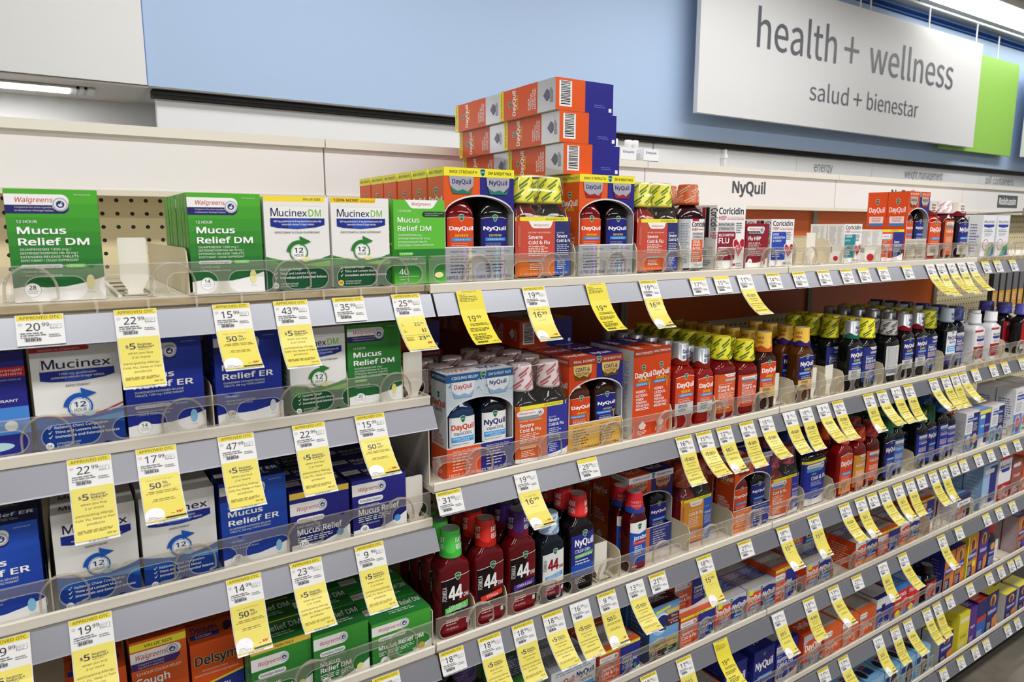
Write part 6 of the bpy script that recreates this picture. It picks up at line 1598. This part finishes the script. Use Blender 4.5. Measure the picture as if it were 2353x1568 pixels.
def head(F, H, price, y0, hd, ap, res, side=True, yell='#DFCB2E'):
    """upper part: header band, shelf price, unit price box, bar code; y0.. in fractions of F.h measured in metres"""
    q = lambda m: (H - m) / H                       # metres from the top edge -> v
    if hd: F.R(yell, 0.02, q(.0068), .98, q(.0003))
    if ap: F.T('#2E2C22', 'APPROVED OTC', .5, q(.0054), .0036 / H, 'c', .6, .84, res=res)
    a, b = price.split('.')
    o = .0 if hd else -.004
    wd = .26 * (1 if len(a) > 1 else .5)
    F.T('#1C1C20', a, .2 + (.0 if len(a) > 1 else .08), q(.0195 + o), .0092 / H, b=.6, w=wd * 1.12, res=res)
    F.T('#1C1C20', b, .53, q(.0146 + o), .0043 / H, b=.5, w=.15, res=res)
    F.T('#77777C', 'RETAIL', .05, q(.0112 + o), .0012 / H, w=.09, res=1); F.T('#77777C', 'PRICE', .05, q(.0132 + o), .0012 / H, w=.08, res=1)
    F.R('#55555A', .7, q(.0178 + o), .93, q(.0124 + o)); F.R('#F4F3F1', .71, q(.0175 + o), .92, q(.0127 + o)); F.L('#6A6A70', .72, q(.0174 + o), .91, q(.013 + o), 3)
    F.L('#66666C', .08, q(.0262 + o), .62, q(.0212 + o), 2); F.L('#88888E', .66, q(.0285 + o), .92, q(.024 + o), 2)
    F.bars('#3A3A40', .16, q(.0325 + o), .5, q(.0285 + o), 18); F.L('#88888E', .08, q(.0285 + o), .6, q(.0265 + o), 1)


def cashback(F, H, res):
    q = lambda m: (H - m) / H
    n = 16
    F.P('#EDE9EE', [(.0, q(.1005))] + [(.24 + .24 * math.cos(a), q(.092) + .0105 / H * math.sin(a)) for a in [math.pi - k * 1.22 * math.pi / n for k in range(n + 1)]] + [(.42, q(.1005))])
    F.T('#D8404A', '+', .05, q(.0925), .0035 / H, b=.5, w=.1, res=1); F.T('#2A2550', '5', .16, q(.093), .0058 / H, b=2, w=.11, res=res); F.T('#2A2550', '%', .28, q(.0905), .0028 / H, w=.09, res=1)
    F.T('#3A3560', 'Walgreens', .08, q(.0962), .0017 / H, b=1, w=.3, res=1); F.T('#3A3560', 'Cash rewards', .06, q(.0992), .0017 / H, b=1, w=.34, res=1)
    F.T('#C8242E', 'w', .74, q(.0945), .0052 / H, b=2, w=.16, sh=.25, res=res); F.T('#C8242E', 'my', .62, q(.0945), .0018 / H, w=.1, res=1)
    F.R('#3A3A3E', .48, q(.1012), .98, q(.0988))


def make_tag(price, ty, c, res):
    mb = MB()
    yl = '#E0D265' if ty[0] != 'Y' else '#DECF40'
    long_ = ty[0] not in 'Tt'
    H = .1055 if long_ else .0372
    if long_:
        ss = [0, .012, .0245, .0376] + [.0376 + (H - .0376) * k / 10 for k in range(1, 11)]
    else:
        ss = [0, .0372]

    def fn(x, y, o):
        yy, zz, nz, ny = along(c, H - y)
        return (x - TW / 2, yy + nz * (.0006 + o), zz + ny * (.0006 + o))
    vs, fs = [], []
    for s_ in ss: vs += [fn(0, H - s_, 0), fn(TW, H - s_, 0)]
    for i in range(len(ss) - 1): fs.append((2 * i, 2 * i + 2, 2 * i + 3, 2 * i + 1))
    paper = M('#E2E1E0', .3)
    mb.add(vs, fs, paper)
    vs2 = [(x, y + .0002, z + .0001) for x, y, z in vs]; mb.add(vs2, [f[::-1] for f in fs], paper)
    F = Face(mb, fn, TW, H, fin=.3)
    q = lambda m: (H - m) / H

    def strip(col, a, b, u0=.0, u1=1.0, n=12):
        F.lay()
        for k in range(n): F.R(col, u0, q(a + (b - a) * (k + 1) / n), u1, q(a + (b - a) * k / n), keep=True)
    if not long_:
        head(F, H, price, 0, True, ty == 'T', res)
        return mb.mesh('price_tag')
    if ty[0] == 'Y':
        strip(yl, 0, H, 0, 1, 16)
        F.T('#5A5430', 'APPROVED OTC', .5, q(.0035), .0026 / H, 'c', w=.6, res=1); F.T('#4A4428', 'Get $1', .08, q(.0085), .0022 / H, b=.5, w=.24, res=1); F.T('#4A4428', 'in Register Rewards', .08, q(.0115), .0022 / H, b=.5, w=.66, res=1); F.L('#6A6430', .08, q(.0195), .85, q(.0125), 3)
        a, b = price.split('.')
        F.T('#1C1C18', a, .2, q(.0545), .0105 / H, b=.8, w=.3, res=res); F.T('#1C1C18', b, .55, q(.049), .0048 / H, b=.5, w=.17, res=res); F.L('#5A5430', .2, q(.0635), .95, q(.058), 2); F.L('#5A5430', .12, q(.075), .92, q(.067), 3)
        F.T('#1C1C18', 'Reg. $29.99', .12, q(.083), .003 / H, b=1.5, w=.5, res=1); F.L('#4A4428', .12, q(.0935), .85, q(.0845), 3); F.bars('#2A2A20', .12, q(.1015), .52, q(.097), 18); F.T('#1C1C18', 'SEP 30', .72, q(.1005), .0022 / H, b=1, w=.22, res=1)
        return mb.mesh('price_coupon')
    hd = ty[0].isupper()
    if hd: strip('#DFCB2E', .0003, .0068, .02, .98, 2)
    head(F, H, price, 0, False, hd, res) if not hd else head(F, H, price, 0, True, True, res)
    strip(yl, .0365 if hd else .033, .1025, .025, .975)
    T = ty[0].upper()
    if T == 'A':
        F.T('#2A2550', '$', .17, q(.0505), .004 / H, b=1.5, w=.07, res=res); F.T('#2A2550', '5', .26, q(.052), .0076 / H, b=3, w=.14, res=res)
        F.T('#2A2550', 'Register', .45, q(.0478), .0029 / H, b=1.5, w=.34, res=1); F.T('#2A2550', 'Rewards*', .45, q(.0512), .0029 / H, b=1.5, w=.38, res=1); F.L('#5A5440', .46, q(.0536), .84, q(.0522), 1)
        for s_, m, w_ in (('when you buy', .0585, .58), ('2 or more', .0640, .42), ('participating Allergy,', .0715, .84), ('Cold, Flu, Sleep or Pain', .0775, .88), ('products', .0832, .4)):
            F.T('#6A5A28', s_, .5, q(m), .0026 / H, 'c', w=w_, res=1)
        F.L('#8A7A30', .08, q(.094), .93, q(.0885), 3); F.T('#4A4020', 'SEP 30', .72, q(.0985), .0019 / H, b=1, w=.2, res=1)
    elif T == 'B':
        F.T('#8A7A30', 'buy 1 at $%s get 1' % price, .5, q(.0435), .002 / H, 'c', w=.66, res=1)
        F.T('#2A2550', '50', .22, q(.0545), .0078 / H, b=2.5, w=.28, res=res); F.T('#2A2550', '%', .54, q(.0495), .0036 / H, b=.5, w=.13, res=res); F.T('#2A2550', 'OFF*', .54, q(.0545), .0036 / H, b=.5, w=.2, res=1)
        F.L('#8A7A30', .1, q(.062), .92, q(.0575), 2, 'c'); F.L('#8A7A30', .22, q(.0735), .8, q(.0685), 2, 'c')
        cashback(F, H, res)
    elif T == 'S':
        F.T('#6A5A28', 'on sale now', .5, q(.043), .0026 / H, 'c', w=.52, res=1)
        a, b = ty[1:].split('.')
        F.T('#2A2550', a, .2, q(.0565), .0105 / H, b=2, w=.34, res=res); F.T('#2A2550', b, .58, q(.0512), .0048 / H, b=1.5, w=.22, res=res); F.L('#8A7A30', .25, q(.0625), .75, q(.061), 1, 'c')
        cashback(F, H, res)
    elif T == 'C':
        F.T('#2A2550', '25', .54, q(.0545), .006 / H, b=1.5, w=.2, res=res); F.T('#2A2550', '99', .76, q(.0515), .003 / H, b=1, w=.12, res=res); F.T('#2A2550', '$2', .74, q(.0665), .006 / H, b=1.5, w=.16, res=res); F.R('#6A5A28', .1, q(.0712), .92, q(.0708))
        F.T('#2A2550', '23', .52, q(.0815), .007 / H, b=2, w=.24, res=res); F.T('#2A2550', '99', .78, q(.0775), .0034 / H, b=1.5, w=.14, res=res)
        for s_, m in (('Our', .0505), ('price', .053), ('Less', .0625), ('coupon', .065)): F.T('#6A5A28', s_, .1, q(m), .0017 / H, w=.022 * len(s_), res=1)
        F.T('#3A3020', 'Final Cost', .1, q(.0765), .002 / H, b=1, w=.26, res=1); F.L('#8A7A30', .1, q(.082), .36, q(.0775), 2); F.T('#C8242E', 'w', .74, q(.0905), .0052 / H, b=2, w=.16, sh=.25, res=res); F.T('#4A4020', 'SEP 30', .72, q(.1005), .0019 / H, b=1, w=.2, res=1)
    F.L('#6A6A6E', .3, q(.105), .96, q(.1032), 1)
    return mb.mesh('price_coupon')


TM = {}
KIND = {'A': 'yellow $5 reward coupon priced %s', 'a': 'yellow $5 coupon without header priced %s', 'B': 'yellow 50%% off coupon priced %s', 'b': 'yellow half-off coupon without header, %s', 'S': 'yellow sale coupon priced %s', 's': 'yellow sale coupon without header, %s', 'Y': 'all-yellow coupon priced %s', 'C': 'yellow coupon with final cost under %s', 'T': 'yellow-headed white price tag reading %s', 't': 'small white price tag reading %s'}
for ln in TAGS.strip().split('\n'):
    sk, rest = ln.split('|')
    num = {}
    for i, e in enumerate(rest.split()):
        x, price, ty = e.split(','); x = float(x)
        b = 'S' if sk[0] == 'S' else [q for q in 'ABC' if BAYS[q][0] - .002 <= x <= BAYS[q][1] + .002][0]
        num[b] = num.get(b, 0) + 1
        c = (i * 7 + int(sk[1])) % 3 if ty[0] not in 'Tt' else 0
        if sk == 'R1': c = (0, 1)[i % 2]
        res = 2 if x < 1.45 else 1
        k = (price, ty, c, res)
        if k not in TM: TM[k] = make_tag(price, ty, c, res)
        long_ = ty[0] not in 'Tt'
        o = link('price_coupon' if long_ else 'price_tag', TM[k], None, (x, 1.0, EYE + LIPZ[sk]))
        if long_: o.rotation_euler = (0, 0, 0)
        tag(o, '%s, %s from left, %s rail, %s' % (KIND[ty[0]] % price, ORD[num[b]], SHN[int(sk[1])], BAYS[b][2]), 'coupon' if long_ else 'price tag', 'price tags and coupons, %s rail of %s' % (SHN[int(sk[1])], BAYS[b][2]))
        if not long_ and b == 'C': pass
